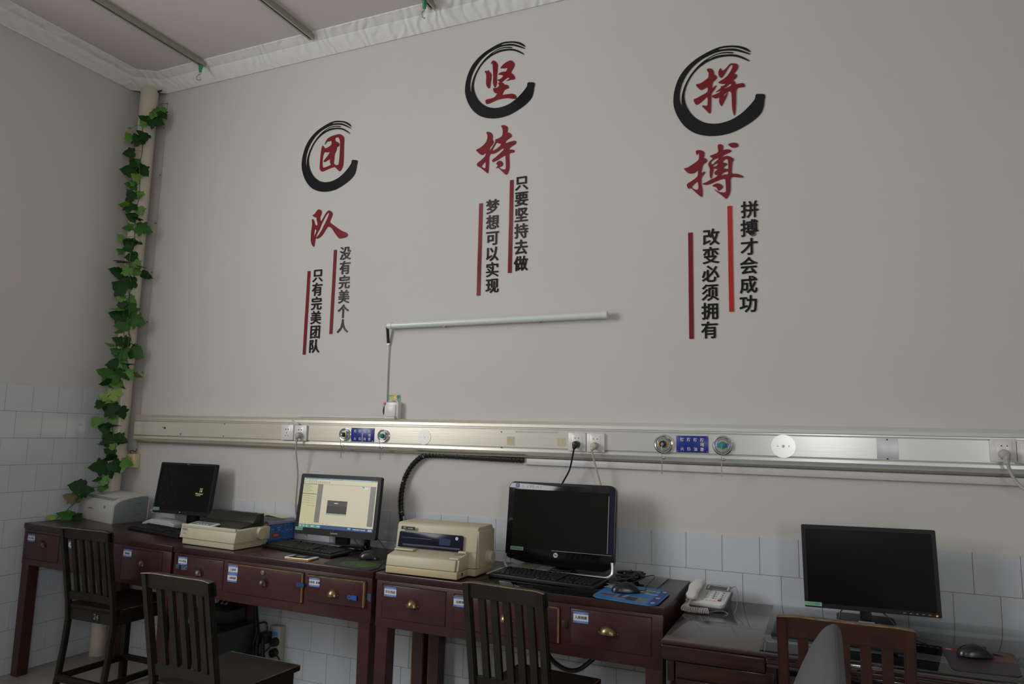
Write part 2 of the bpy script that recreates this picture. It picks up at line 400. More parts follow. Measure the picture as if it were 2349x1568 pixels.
def hook(x, y, rz, label):
    z = CEIL-.037
    t = thing('ceiling_hook', label, 'hook', (x, y, z), group='green hooks under the ceiling tracks')
    L = LM(x, y, z, rz)
    bm = nbm(); bx(bm, -.012, .012, -.004, .004, -.004, .0, M=L); prism(bm, [(-.012, -.004), (.012, -.004), (.007, -.045), (-.007, -.045)], 'y', -.006, .006, M=L); obj('carrier', bm, green, t)
    bm = nbm(); tube(bm, [(0, 0, -.043), (0, 0, -.06), (-.008, 0, -.066), (-.019, 0, -.082), (-.012, 0, -.098), (.002, 0, -.100), (.010, 0, -.092)], .0026, 6, M=L); obj('hook_wire', bm, steel, t)
hook(.632, -.135, .6, 'green ceiling hook hanging at the end of the left track')
p = hz(973, 2, CEIL-.037); hook(2.312, p.y, 1.5, 'green ceiling hook hanging from the right track')

# ------------------------------------------------------------------ drain pipe in the corner
PX, PY = .118, -.078
t = thing('drain_pipe', 'cream plastic drain pipe standing in the corner behind the ivy', 'pipe', (PX, PY, 0))
bm = nbm(); cyl(bm, (PX, PY, 1.12), (PX, PY, 3.612), .055, n=28); obj('upper_pipe', bm, pipem, t)
bm = nbm(); cyl(bm, (PX, PY, 1.115), (PX, PY, 1.225), .061, n=28); cyl(bm, (PX, PY, 1.09), (PX, PY, 1.115), .050, .061, n=28); obj('coupling', bm, pipem, t)
bm = nbm(); cyl(bm, (PX-.012, PY, 0.0), (PX-.012, PY, 1.10), .046, n=28); obj('lower_pipe', bm, pipem, t)
bm = nbm(); 
for s in (-1, 1):
    pts = [(PX+s*.05, 3.612), (PX+s*.085, 3.612), (PX+s*.080, 3.606), (PX+s*.066, 3.603), (PX+s*.055, 3.598)]
    prism(bm, pts if s < 0 else pts[::-1], 'y', -.06, -.052)
obj('dark_gap', bm, mat('dark gap', (.03, .03, .03), .9), t)  # thin dark wedges beside the pipe top, under the cornice
# thin surface conduit beside the pipe, down to the cream socket
a = hy(385, 232, -.01); b = hy(318, 1000, -.01); c = hy(312, 1040, -.01)
t = thing('surface_conduit', 'thin pinkish wire duct running down the corner right of the drain pipe', 'conduit', (b.x, -.006, b.z))
bm = nbm(); bx(bm, -.004, .004, -.007, -.001, 0, a.z-c.z, M=Matrix.Translation((b.x-.012, 0, c.z)) @ Matrix.Rotation(math.atan2(a.x-b.x, a.z-b.z), 4, 'Y')); obj('duct', bm, mat('pinkish duct', (.52, .44, .38), .5), t)
bm = nbm()
for k in range(7):
    f = .08+k*.14; q = Vector((b.x-.012+(a.x-b.x)*f, -.011, c.z+(a.z-c.z)*f)); bx(bm, q.x-.007, q.x+.007, -.013, -.008, q.z-.004, q.z+.004)
obj('clips', bm, steel, t, kind='stuff')
q = hy(301, 1056, -.03)
t = thing('cream_socket', 'yellowed cream socket box at the foot of the corner wire duct', 'socket', (q.x, -.001, q.z))
bm = nbm(); bx(bm, q.x-.043, q.x+.043, -.042, -.001, q.z-.043, q.z+.043, .004); obj('box', bm, cream, t)
bm = nbm(); bx(bm, q.x-.026, q.x+.026, -.0445, -.041, q.z-.030, q.z+.030, .002); obj('inset', bm, mat('old cream', (.50, .43, .22), .5), t)
bm = nbm()
for dx, dz, a_ in ((-.010, .014, .3), (.010, .014, -.3), (0, -.004, 0), (-.009, -.018, .4), (.009, -.018, -.4)): bx(bm, -.0018, .0018, -.0452, -.044, -.005, .005, M=Matrix.Translation((q.x+dx, 0, q.z+dz)) @ Matrix.Rotation(a_, 4, 'Y'))
obj('slots', bm, black, t)
bm = nbm(); tube(bm, [(q.x-.02, -.02, q.z+.043), (q.x-.028, -.02, q.z+.058), (q.x-.005, -.018, q.z+.062), (q.x+.012, -.016, q.z+.055), (q.x+.016, -.012, q.z+.075)], .003, 6); obj('wire_end', bm, mat('brown wire', (.12, .08, .05), .6), t)

# ------------------------------------------------------------------ aluminium service console along the wall
def rtop(x): return 1.4525-.0050*(x-.22)
def rsh(bm, h0=1.4525):
    for v in bm.verts: v.co.z += rtop(v.co.x)-h0
    return bm
YF = -.056
XE0, XE1 = .222, 5.9
cons = thing('wall_console', 'long brushed aluminium service rail along the back wall carrying sockets', 'wall rail', (3.0, -.001, 1.36))
def ext(name, pts, m, n=24):
    bm = nbm(); xs = np.linspace(XE0, XE1, n)
    for a, b in zip(xs, xs[1:]): pass
    prism(bm, pts, 'x', XE0, XE1); rsh(bm); return obj(name, bm, m, cons, ang=.25)
Z = 1.4525
ext('top_cover', [(-.001, Z), (-.030, Z), (-.040, Z-.004), (-.052, Z-.016), (-.056, Z-.030), (-.052, Z-.033), (-.052, Z-.038), (-.001, Z-.038)], alu)
ext('top_groove', [(-.001, Z-.038), (-.050, Z-.038), (-.050, Z-.044), (-.001, Z-.044)], alug)
ext('face_panel', [(-.001, Z-.044), (-.055, Z-.044), (-.055, Z-.126), (-.001, Z-.126)], alu)
ext('bottom_groove', [(-.001, Z-.126), (-.050, Z-.126), (-.050, Z-.134), (-.001, Z-.134)], alug)
ext('bottom_cover', [(-.001, Z-.134), (-.054, Z-.134), (-.055, Z-.146), (-.050, Z-.156), (-.040, Z-.163), (-.030, Z-.168), (-.001, Z-.168)], alu)
ext('lower_lip', [(-.001, Z-.168), (-.030, Z-.168), (-.030, Z-.174), (-.001, Z-.174)], mat('rail lip', (.20, .17, .13), .5, .3))
bm = nbm()
for px, py in ((374, 980), (515, 972), (512, 1000), (1150, 990), (1150, 1026), (2035, 1008), (2036, 1052), (965, 1001), (985, 1002)):
    p = hy(px, py, YF); cyl(bm, (p.x, -.054, p.z), (p.x, -.0565, p.z), .003, n=8)
for px, py in ((378, 981), (974, 1001)):
    p = hy(px, py, YF); cyl(bm, (p.x, -.054, p.z), (p.x, -.0565, p.z), .0065, n=10)
obj('screw', bm, black, cons, kind='stuff')
def disc(px, py, r, m, label):
    p = hy(px, py, YF); bm = nbm(); cyl(bm, (p.x, -.0552, p.z), (p.x, -.0566, p.z), r, n=40)
    for dx in (-.022, .022): cyl(bm, (p.x+dx, -.0560, p.z), (p.x+dx, -.0574, p.z), .003, n=10, mi=1)
    cyl(bm, (p.x, -.0560, p.z), (p.x, -.0574, p.z), .006, n=14, mi=1)
    tagged('cover_disc', bm, [m, steel], label, 'cover plate', (p.x, -.055, p.z), 'round covers on the aluminium rail')
disc(973, 1002, .038, mat('pale clean aluminium', (.62, .61, .56), .4, .6), 'dull round cover disc on the rail left of the tape marks')
disc(1797, 1023, .048, mat('bright clean disc', (.92, .93, .93), .30, .85), 'bright white round cover disc on the rail right of the green gas outlet')
p = hy(2036, 1030, YF); bm = nbm(); bx(bm, p.x-.038, p.x+.038, -.0560, -.0551, p.z-.038, p.z+.042, .0003)
obj('clean_patch', bm, mat('clean patch', (.66, .66, .70), .42, .6), cons)
# tape residue
tape = mat('old tape', (.52, .45, .28), .6, col2=(.58, .52, .36), nscale=60)
for (x0, y0, x1, y1) in ((1163, 1001, 1180, 1021), (1279, 1004, 1297, 1023), (1183, 988, 1280, 993)):
    a = hy(x0, y0, YF); b = hy(x1, y1, YF); bm = nbm(); bx(bm, a.x, b.x, -.0558, -.0551, b.z, a.z); obj('tape_mark', bm, tape, cons)
a = hy(1678, 1014, YF); bm = nbm(); bx(bm, a.x, a.x+.014, -.0560, -.0551, a.z-.034, a.z); obj('tape_mark', bm, paperw, cons)
p = hy(414, 995, YF); bm = nbm(); cyl(bm, (p.x, -.055, p.z), (p.x, -.0562, p.z), .006, n=12); obj('blue_dot', bm, blu, cons)

# ---- sockets
def socket(px, py, label, five=False, upper=True, lower=False, w=.086):
    p = hy(px, py, -.066); z = p.z; x = p.x
    t = thing('wall_socket', label, 'socket', (x, -.056, z), group='white sockets on the aluminium rail')
    bm = nbm(); bx(bm, x-w/2, x+w/2, -.068, -.055, z-.043, z+.043, .004); obj('plate', bm, white, t)
    bm = nbm(); bx(bm, x-.025, x+.025, -.0695, -.067, z-.033, z+.033, .0012); obj('insert', bm, mat('socket insert', (.76, .75, .73), .25), t)
    bm = nbm()
    for s in (-1, 1):
        cyl(bm, (x+s*.009, -.069, z+.017), (x+s*.009, -.0702, z+.017), .0034, n=3 if not five else 10)
    if five:
        bx(bm, x-.0013, x+.0013, -.0702, -.069, z-.006, z+.002)
        for s in (-1, 1): bx(bm, -.0013, .0013, -.0702, -.069, -.004, .004, M=Matrix.Translation((x+s*.010, 0, z-.018)) @ Matrix.Rotation(s*.5, 4, 'Y'))
    obj('slots', bm, black, t); return p
s1 = socket(659, 991, 'left socket of the pair above the lit screen, empty', five=True)
s2 = socket(689, 992.5, 'right socket of the pair above the lit screen, grey plug in it', five=True)
s3 = socket(1323.5, 1013, 'left socket of the pair above the glossy black computer, black plug in it')
s4 = socket(1366, 1015, 'right socket of the pair above the glossy black computer, beige plug in it')
s5 = socket(2304, 1033, 'socket near the right end of the rail with a pale grey plug in it')
s6 = socket(2361, 1036.5, 'socket at the right edge of the photograph beside the pale grey plug')
def plug(px, py, pts, r, m, label, r_head=.017, up=False):
    p = hy(px, py, -.085)
    t = thing('power_plug', label, 'plug', (p.x, -.07, p.z), group='plugs in the rail sockets')
    bm = nbm(); cyl(bm, (p.x, -.0715, p.z), (p.x, -.098, p.z), r_head, r_head*.86, n=24); ball(bm, (p.x, -.098, p.z), r_head*.86, s=(1, .35, 1))
    d = pts[0]; ball(bm, (p.x+.004*(1 if d[0] > px else -1), -.095, p.z-.012), r_head*.6); obj('head', bm, m, t)
    P = [(p.x, -.096, p.z-.010)]
    for (qx, qy, yy) in pts:
        q = hy(qx, qy, yy); P.append(tuple(q))
    bm = nbm(); tube(bm, P, r, 8); tube(bm, [P[0], tuple(Vector(P[0]).lerp(Vector(P[1]), .5)), P[1]], r*1.7, 8, smooth=False) ; obj('cord', bm, m, t)
greyplug = mat('grey plug', (.42, .42, .40), .5); beigeplug = mat('beige plug', (.50, .45, .34), .5)
plug(685, 998, [(680, 1012, -.092), (679, 1035, -.08), (683, 1085, -.05), (681, 1120, -.03), (678, 1165, -.016), (682, 1190, -.014), (700, 1225, -.014)], .0040, greyplug, 'grey plug and hanging grey cord left of the lit screen')
plug(1321, 1019, [(1317, 1028, -.095), (1313, 1048, -.085), (1306, 1078, -.07), (1290, 1108, -.06), (1270, 1150, -.055)], .0042, rubber, 'black plug and black cord going down behind the glossy computer')
plug(1363, 1022, [(1357, 1030, -.095), (1361, 1048, -.085), (1369, 1080, -.07), (1378, 1112, -.06), (1388, 1155, -.055)], .0040, beigeplug, 'beige plug and beige cord going down behind the glossy computer')
plug(2305, 1042, [(2311, 1062, -.095), (2318, 1082, -.09), (2332, 1105, -.09), (2356, 1124, -.10), (2400, 1135, -.12)], .0060, greyplug, 'pale grey plug with thick cord at the right end of the rail', .019)

# ---- gas outlets
def outlet(px, py, r, knob, tab, label, wires):
    p = hy(px, py, -.07); x, z = p.x, p.z
    t = thing('gas_outlet', label, 'gas outlet', (x, -.056, z), group='gas outlets on the aluminium rail')
    bm = nbm(); cyl(bm, (x, -.055, z), (x, -.062, z), r, n=40); frameR = r
    tube(bm, [(x+math.cos(a)*r*.86, -.063, z+math.sin(a)*r*.86) for a in np.linspace(0, 2*PI, 33)], r*.13, 8, smooth=False); obj('chrome_ring', bm, chrome, t)
    bm = nbm(); cyl(bm, (x, -.062, z), (x, -.069, z), r*.62, n=32); tube(bm, [(x+math.cos(a)*r*.60, -.069, z+math.sin(a)*r*.60) for a in np.linspace(0, 2*PI, 33)], r*.05, 6, smooth=False); obj('inner_ring', bm, steel, t)
    bm = nbm()
    for s in (-1, 1): bx(bm, x+s*r*.30, x+s*r*.56, -.0735, -.069, z-r*.22, z+r*.22, .001)
    obj('tabs', bm, tab, t)
    bm = nbm(); cyl(bm, (x, -.069, z), (x, -.084, z), r*.38, r*.33, n=24); cyl(bm, (x, -.084, z), (x, -.090, z), r*.15, n=16, mi=1); obj('knob', bm, [knob, steel if knob is blk else blu], t)
    bm = nbm(); k = .0011
    tube(bm, [(x, -.088, z), (x-.002, -.090, z-.03), (x-.003, -.085, z-.065)], k, 5)
    L = wires
    if L == 2:
        for dx in (-.004, .001, .012, .016): tube(bm, [(x+dx, -.080, z-.062), (x+dx-.001, -.078, z-(.125 if dx < .005 else .100))], k, 5, smooth=False)
    else: bx(bm, x-.0045, x-.0005, -.086, -.083, z-.13, z-.062)
    ball(bm, (x+.006, -.078, z-.060), .006, s=(1.4, .7, 1)); obj('chain', bm, steel, t)
outlet(788, 996, .0345, blk, yel, 'black and yellow gas outlet left of the left blue sign', 2)
outlet(877, 999, .0345, green, blu, 'green gas outlet right of the left blue sign', 2)
outlet(1521, 1018, .0425, blk, yel, 'black and yellow gas outlet left of the right blue sign', 1)
outlet(1657, 1021, .0425, green, blu, 'green gas outlet right of the right blue sign', 1)
signw = mat('sign lettering', (.60, .58, .50), .5)
def sign(x0, y0, x1, y1, label, scratch=False):
    a = hy(x0, y0, -.058); b = hy(x1, y1, -.058); x, z = (a.x+b.x)/2, (a.z+b.z)/2; w, h = b.x-a.x, .072
    bm = nbm(); bx(bm, x-w/2, x+w/2, -.0585, -.0552, z-h/2, z+h/2, .0008)
    top = '防防防防'; bot = '火热油塞'
    for i in range(4):
        cx = x-w*.31+i*w*.207
        text(bm, top[i], cx, -.0588, z+h*.27, .0165, 1, bold=.02); text(bm, bot[i], cx, -.0588, z-h*.29, .0155, 1, bold=.02)
    text(bm, '堵', x-w*.31+3*w*.207, -.0588, z-.0005, .0165, 1, bold=.02)
    for sx in (-1, 1):
        for sz in (-1, 1): cyl(bm, (x+sx*(w/2-.005), -.0583, z+sz*(h/2-.005)), (x+sx*(w/2-.005), -.0600, z+sz*(h/2-.005)), .0022, n=8, mi=2)
    if scratch: bx(bm, x-.002, x+.002, -.0589, -.0584, z-h/2+.001, z+.010, mi=1)
    tagged('warning_sign', bm, [bluep, signw, steel], label, 'sign', (x, -.056, z), 'blue warning signs on the rail')
sign(806, 981, 857, 1013, 'blue sign with white characters and a white scratch, left of the two signs', True)
sign(1551, 1000, 1625, 1037, 'larger looking blue sign with white characters above the phone, right of the two signs')

# ------------------------------------------------------------------ tube lamp, its wiring and the switch
a = hy(892, 747, -.035); b = hy(1394, 721.5, -.035); zl = (a.z+b.z)/2
t = thing('tube_lamp', 'unlit white tube lamp fixed level on the wall under the slogans', 'lamp', ((a.x+b.x)/2, -.001, zl))
M = Matrix.Translation((a.x, 0, a.z)) @ Matrix.Rotation(-math.atan2(b.z-a.z, b.x-a.x), 4, 'Y'); Ln = (b-a).length
tubem = mat('milky tube', (.66, .69, .67), .25)
bm = nbm(); cyl(bm, (.02, -.038, 0), (Ln-.02, -.038, 0), .0165, n=24, M=M); obj('tube', bm, tubem, t)
bm = nbm(); bx(bm, .01, Ln-.01, -.034, -.0225, -.016, .016, .002, M=M); obj('batten', bm, white, t)
for x in (0, Ln-.024):
    bm = nbm(); cyl(bm, (x, -.038, 0), (x+.024, -.038, 0), .0185, n=24, M=M); obj('end_cap', bm, white, t)
bm = nbm()
for x in (.33, .86): bx(bm, x-.008, x+.008, -.026, -.0008, -.018, .018, M=M)
obj('clip', bm, steel, t)
q = hy(889, 750, -.03); q2 = hy(889, 786, -.02); q3 = hy(885, 925, -.012)
bm = nbm(); tube(bm, [(q.x, -.03, q.z), (q.x-.002, -.02, (q.z+q2.z)/2), (q2.x, -.012, q2.z)], [.008], 8); obj('taped_joint', bm, rubber, t)
bm = nbm(); tube(bm, [(a.x+.01, -.03, a.z), (q.x+.004, -.03, q.z+.004)], .004, 6, smooth=False); tube(bm, [(q2.x, -.010, q2.z+.01), (q2.x-.001, -.008, (q2.z+q3.z)/2), (q3.x, -.008, q3.z)], .0045, 8); obj('feed_cable', bm, whitec, t)
bm = nbm(); cyl(bm, (q2.x, -.001, q2.z-.004), (q2.x, -.014, q2.z-.004), .008, n=10); obj('cable_clip', bm, white, t)
q = hy(897, 941, -.04)
t = thing('light_switch', 'white wall switch box with red and green dots, on top of the rail', 'switch', (q.x, -.001, q.z-.045))
bm = nbm(); bx(bm, q.x-.043, q.x+.043, -.040, -.001, q.z-.044, q.z+.044, .004); obj('box', bm, white, t)
bm = nbm(); bx(bm, q.x-.030, q.x+.030, -.0455, -.039, q.z-.031, q.z+.030, .0025); obj('rocker', bm, mat('rocker', (.72, .70, .66), .3), t)
bm = nbm(); bx(bm, q.x-.020, q.x+.020, -.0462, -.0452, q.z+.021, q.z+.024); obj('mark', bm, alug, t)
for nm, m, dx, dz in (('red_dot', mat('red dot', (.55, .06, .07), .5), -.040, .036), ('green_dot', mat('green dot', (.06, .25, .15), .5), .030, -.038)):
    bm = nbm(); cyl(bm, (q.x+dx, -.039, q.z+dz), (q.x+dx, -.0418, q.z+dz), .0075, n=20); obj(nm, bm, m, t)
zr = rtop(q.x)
bm = nbm(); tube(bm, [(q.x-.046, -.018, q.z+.034), (q.x-.054, -.022, q.z+.005), (q.x-.052, -.018, q.z-.020)], .0075, 8); obj('taped_joint', bm, rubber, t)
c2 = hy(683, 957, -.02); c3 = hy(686, 973, -.06)
bm = nbm(); tube(bm, [(q.x-.052, -.018, q.z-.018), (q.x-.056, -.016, q.z-.036), (q.x-.10, -.012, zr+.006), (q.x-.3, -.010, rtop(q.x-.3)+.005), (q.x-.6, -.010, rtop(q.x-.6)+.006), (c2.x, -.012, c2.z+.004), (c2.x-.004, -.030, c2.z-.004), (c2.x, -.060, c2.z-.022), (c3.x, -.064, c3.z)], .0040, 8, whitec and 0); obj('supply_cable', bm, whitec, t)
bm = nbm(); tube(bm, [(q.x-.03, -.02, q.z+.044), (q.x-.022, -.02, q.z+.054), (q.x, -.018, q.z+.057), (q.x+.02, -.016, q.z+.05), (q.x+.03, -.02, q.z+.043)], .003, 6); obj('loop_wire', bm, whitec, t)
q = hy(904, 912, -.002); bm = nbm(); w, h = .078, .034
bx(bm, q.x-w/2, q.x+w/2, -.0022, -.001, q.z-h/2, q.z+h/2); bx(bm, q.x-w*.30, q.x+w*.26, -.0026, -.002, q.z-h/2, q.z+h/2, mi=1); cyl(bm, (q.x+w*.33, -.002, q.z+h*.15), (q.x+w*.33, -.0028, q.z+h*.15), .0095, n=16, mi=2)
text(bm, '节约用电', q.x-w*.18, -.0030, q.z+h*.33, .0055, 2); text(bm, '随手关灯', q.x-w*.10, -.0030, q.z-h*.28, .0055, 2); text(bm, '1', q.x-w*.34, -.0030, q.z, .012, 3); cyl(bm, (q.x+w*.10, -.002, q.z), (q.x+w*.10, -.0029, q.z), .0065, n=12, mi=3)
tagged('power_saving_sticker', bm, [mat('st green', (.16, .42, .20), .5), mat('st yellow', (.55, .50, .08), .5), mat('st dark', (.03, .17, .10), .5), stw], 'small green and yellow sticker on the wall above the switch', 'sticker', (q.x, -.001, q.z))

# ------------------------------------------------------------------ white trunking and black spiral hose under the rail
zt = hy(1800, 1080, -.02); 
t0 = hy(1200, 1060, -.02); bm = nbm(); bx(bm, t0.x, 5.9, -.020, -.001, -.010, .020, .002)
for v in bm.verts: v.co.z += rtop(v.co.x)-.1745-.024
tagged('cable_trunking', bm, mat('trunking', (.57, .56, .56), .4), 'flat white cable trunking under the aluminium rail', 'trunking', (t0.x, -.001, rtop(t0.x)-.2))
P = [hy(*zC(*a), -.03) for a in [(196, 545), (187, 440), (192, 350), (215, 260), (262, 180), (330, 126), (420, 122), (600, 132), (800, 144), (968, 152)]]
for p in P: p.y = -.022
t = thing('spiral_hose', 'black spiral wrapped cable bundle curving up behind the beige printer', 'cable bundle', tuple(P[0]))
bm = nbm(); tube(bm, P, .0125, 10, k=8); obj('bundle', bm, rubber, t)
bm = nbm(); C = catmull(P, 30); prevd = 0; H = []
acc = 0
for i in range(1, len(C)):
    d = (C[i]-C[i-1]); acc += d.length; d.normalize(); u = Vector((0, 1, 0)); w = d.cross(u).normalized(); a_ = acc/.020*2*PI
    H.append(C[i]+(u*math.cos(a_)+w*math.sin(a_))*.0135)
tube(bm, H, .0022, 4, smooth=False); obj('spiral_wrap', bm, blackg, t)
bm = nbm(); q = P[0]; tube(bm, [(q.x+.012, -.035, q.z+.03), (q.x+.018, -.04, q.z+.012), (q.x+.014, -.04, q.z-.005), (q.x+.020, -.038, q.z-.02)], .005, 6); obj('clear_tie', bm, chrome, t)

# ================================================================== SLOGANS ON THE WALL (acrylic letters, one thing each)
def chaikin(P, it=2, q=.22):
    for _ in range(it):
        out = []
        for i in range(len(P)):
            a, b = P[i], P[(i+1) % len(P)]
            out += [(a[0]*(1-q)+b[0]*q, a[1]*(1-q)+b[1]*q), (a[0]*q+b[0]*(1-q), a[1]*q+b[1]*(1-q))]
        P = out
    return P
def cutout(name, regions, X, m, label, cat, group=None):
    """regions: list of [outer, hole, ...]; X maps a traced point to wall x,z"""
    bm = nbm()
    for R in regions:
        me = curve_mesh([chaikin([X(*p) for p in S]) for S in R], .0018)
        t = bmesh.new(); t.from_mesh(me); bpy.data.meshes.remove(me)
        bmesh.ops.transform(t, matrix=Matrix.Translation((0, -.0026, 0)) @ UPR, verts=t.verts[:]); put(bm, t)
    c = [sum(v.co[i] for v in bm.verts)/len(bm.verts) for i in (0, 2)]
    return tagged(name, bm, m, label, cat, (c[0], -.001, c[1]), group, ang=.4)
def pxm(ox, oy, s):
    def X(x, y):
        p = hy(ox+x*s, oy+y*s, -.003); return (p.x, p.z)
    return X
ring = [(1315,205),(1280,160),(1200,120),(1100,100),(980,98),(860,110),(740,150),(600,220),(450,310),(320,420),(220,540),(150,680),(105,850),(98,1000),(120,1110),(180,1240),(270,1360),(400,1455),(540,1500),(700,1515),(860,1500),(1030,1455),(1200,1370),(1370,1260),(1480,1150),(1515,1050),(1525,940),(1538,900),(1530,862),(1500,856),(1410,853),(1384,868),(1380,930),(1300,1030),(1180,1150),(1030,1250),(880,1305),(740,1325),(600,1310),(470,1250),(370,1160),(300,1040),(270,920),(275,830),(310,710),(390,560),(500,440),(640,345),(800,285),(950,262),(1080,268),(1190,305),(1285,345),(1292,335),(1210,285),(1090,240),(980,233),(840,245),(740,270),(625,330),(622,318),(700,270),(800,230),(900,215),(1040,220),(1035,205),(960,197),(860,205),(740,240),(600,320),(480,420),(370,550),(280,710),(235,850),(225,960),(236,1020),(222,1030),(200,960),(198,840),(230,700),(300,560),(400,430),(530,320),(680,240),(820,190),(940,175),(1060,178),(1180,205),(1300,240),(1305,228),(1200,185),(1080,148),(980,143),(860,158),(802,168),(805,152),(870,135),(980,122),(1080,125),(1180,150),(1260,185)]
X3 = pxm(1530, 90, .1467); R3 = [X3(*p) for p in ring]
bb = lambda P: (min(p[0] for p in P), max(p[0] for p in P), min(p[1] for p in P), max(p[1] for p in P))
b3 = bb(R3)
def ring_to(box):
    def X(x, y):
        u, v = X3(x, y); return (box[0]+(u-b3[0])/(b3[1]-b3[0])*(box[1]-box[0]), box[2]+(v-b3[2])/(b3[3]-b3[2])*(box[3]-box[2]))
    return X
RG = 'black brush stroke rings'
cutout('brush_ring', [[ring]], ring_to((1.378, 1.784, 2.757, 3.187)), acryl_k, 'left one of the three black brush stroke rings, around 团', 'wall decoration', RG)
cutout('brush_ring', [[ring]], ring_to((2.468, 2.877, 3.028, 3.452)), acryl_k, 'middle one of the three black brush stroke rings, around 坚', 'wall decoration', RG)
cutout('brush_ring', [[ring]], X3, acryl_k, 'right and largest looking black brush stroke ring, around 拼', 'wall decoration', RG)
tuan = [[(560,545),(585,480),(625,410),(720,360),(860,322),(920,350),(955,400),(945,560),(940,860),(925,980),(870,1080),(815,1030),(765,980),(690,1000),(600,1040),(510,1082),(475,1045),(463,1000),(475,860),(485,720),(515,545),(545,575),(568,618),(635,590),(700,545),(705,490),(695,455),(650,470),(610,475)],
 [(565,680),(610,695),(650,685),(682,665),(640,740),(590,805),(540,865),(545,885),(570,882),(630,845),(678,818),(668,870),(675,905),(695,940),(620,975),(528,1005),(515,940),(515,860),(525,770),(545,710)],
 [(762,408),(810,388),(845,395),(868,440),(875,520),(865,740),(850,900),(840,945),(790,945),(738,922),(750,830),(760,720),(800,640),(802,590),(840,570),(858,540),(845,505),(815,480),(780,475)]]
dui = [[(232,325),(270,330),(340,255),(420,145),(490,150),(535,190),(540,260),(515,310),(485,400),(485,470),(520,560),(590,420),(680,260),(760,175),(820,185),(880,240),(895,310),(860,400),(790,565),(880,620),(980,700),(1120,800),(1230,860),(1340,900),(1390,950),(1395,990),(1350,1045),(1260,1075),(1130,1098),(1100,1080),(1020,990),(930,850),(870,760),(820,720),(760,710),(720,720),(650,840),(560,980),(480,1060),(400,1100),(365,1090),(360,1065),(440,985),(540,830),(620,660),(710,480),(770,330),(785,260),(765,245),(720,275),(650,380),(560,560),(510,670),(470,790),(410,880),(360,990),(335,1110),(310,1240),(290,1360),(270,1365),(225,1310),(190,1220),(182,1100),(200,850),(230,640),(230,550),(218,500),(230,465),(255,458),(285,500),(315,625),(345,660),(385,675),(410,650),(405,590),(380,500),(375,440),(380,395),(330,405),(280,380)],
 [(315,765),(350,800),(375,850),(340,930),(285,1040),(275,1010),(290,880)]]
jian = [[[(480,658),(505,645),(540,650),(555,628),(558,655),(590,680),(608,715),(600,790),(585,900),(575,950),(560,968),(525,930),(510,890),(515,760),(512,700)]],
 [[(593,530),(608,490),(625,465),(650,460),(690,485),(722,530),(710,660),(700,780),(705,850),(685,930),(668,948),(645,915),(630,850),(640,760),(632,600),(625,500),(608,505)]],
 [[(760,605),(800,550),(870,490),(950,455),(990,475),(1025,520),(1010,580),(945,685),(990,700),(1025,750),(1030,800),(950,808),(865,830),(895,810),(930,785),(925,770),(895,765),(860,790),(790,850),(770,856),(740,835),(708,810),(750,800),(790,775),(825,738),(780,715),(720,715),(760,680),(820,660),(868,665),(905,585),(850,600),(790,597)]],
 [[(720,870),(760,848),(810,858),(845,900),(885,895),(920,925),(920,955),(880,970),(838,985),(820,1020),(792,1085),(870,1070),(980,1055),(1030,1070),(1058,1120),(1055,1147),(990,1150),(900,1132),(800,1145),(700,1170),(610,1215),(510,1253),(495,1180),(520,1160),(600,1145),(665,1125),(720,1045),(680,1050),(650,1030),(630,955),(700,955),(745,920),(740,895)]]]
chi = [[(430,300),(450,270),(490,265),(550,290),(600,350),(605,400),(592,465),(620,510),(628,560),(600,620),(525,690),(510,825),(600,680),(685,540),(670,490),(700,475),(790,440),(875,380),(890,250),(870,160),(835,115),(860,85),(920,82),(1000,115),(1025,165),(1000,295),(1060,290),(1100,315),(1132,375),(1110,415),(1040,460),(965,520),(945,595),(1070,545),(1210,510),(1250,525),(1255,570),(1210,620),(1120,670),(1055,730),(1065,762),(1170,760),(1212,795),(1190,840),(1120,848),(1055,865),(1060,1020),(1070,1200),(1050,1350),(985,1470),(900,1400),(800,1300),(745,1250),(710,1275),(700,1270),(740,1210),(755,1165),(720,1178),(702,1150),(740,1090),(810,1060),(860,1090),(893,1150),(870,1205),(820,1235),(765,1245),(830,1290),(900,1312),(960,1300),(972,1260),(965,1050),(958,905),(850,970),(740,1045),(612,1110),(590,1080),(600,1030),(680,980),(800,870),(925,752),(885,715),(780,790),(680,855),(600,878),(545,870),(500,950),(498,1150),(480,1390),(465,1420),(350,1325),(245,1240),(190,1225),(165,1180),(180,1130),(270,1070),(410,935),(418,830),(370,880),(310,915),(260,890),(180,820),(135,765),(220,735),(330,660),(430,550),(465,430),(462,350)],
 [(705,555),(760,585),(845,598),(820,650),(740,720),(650,775),(575,800),(640,680)], [(412,1070),(410,1260),(390,1275),(330,1260),(283,1225),(340,1150)]]
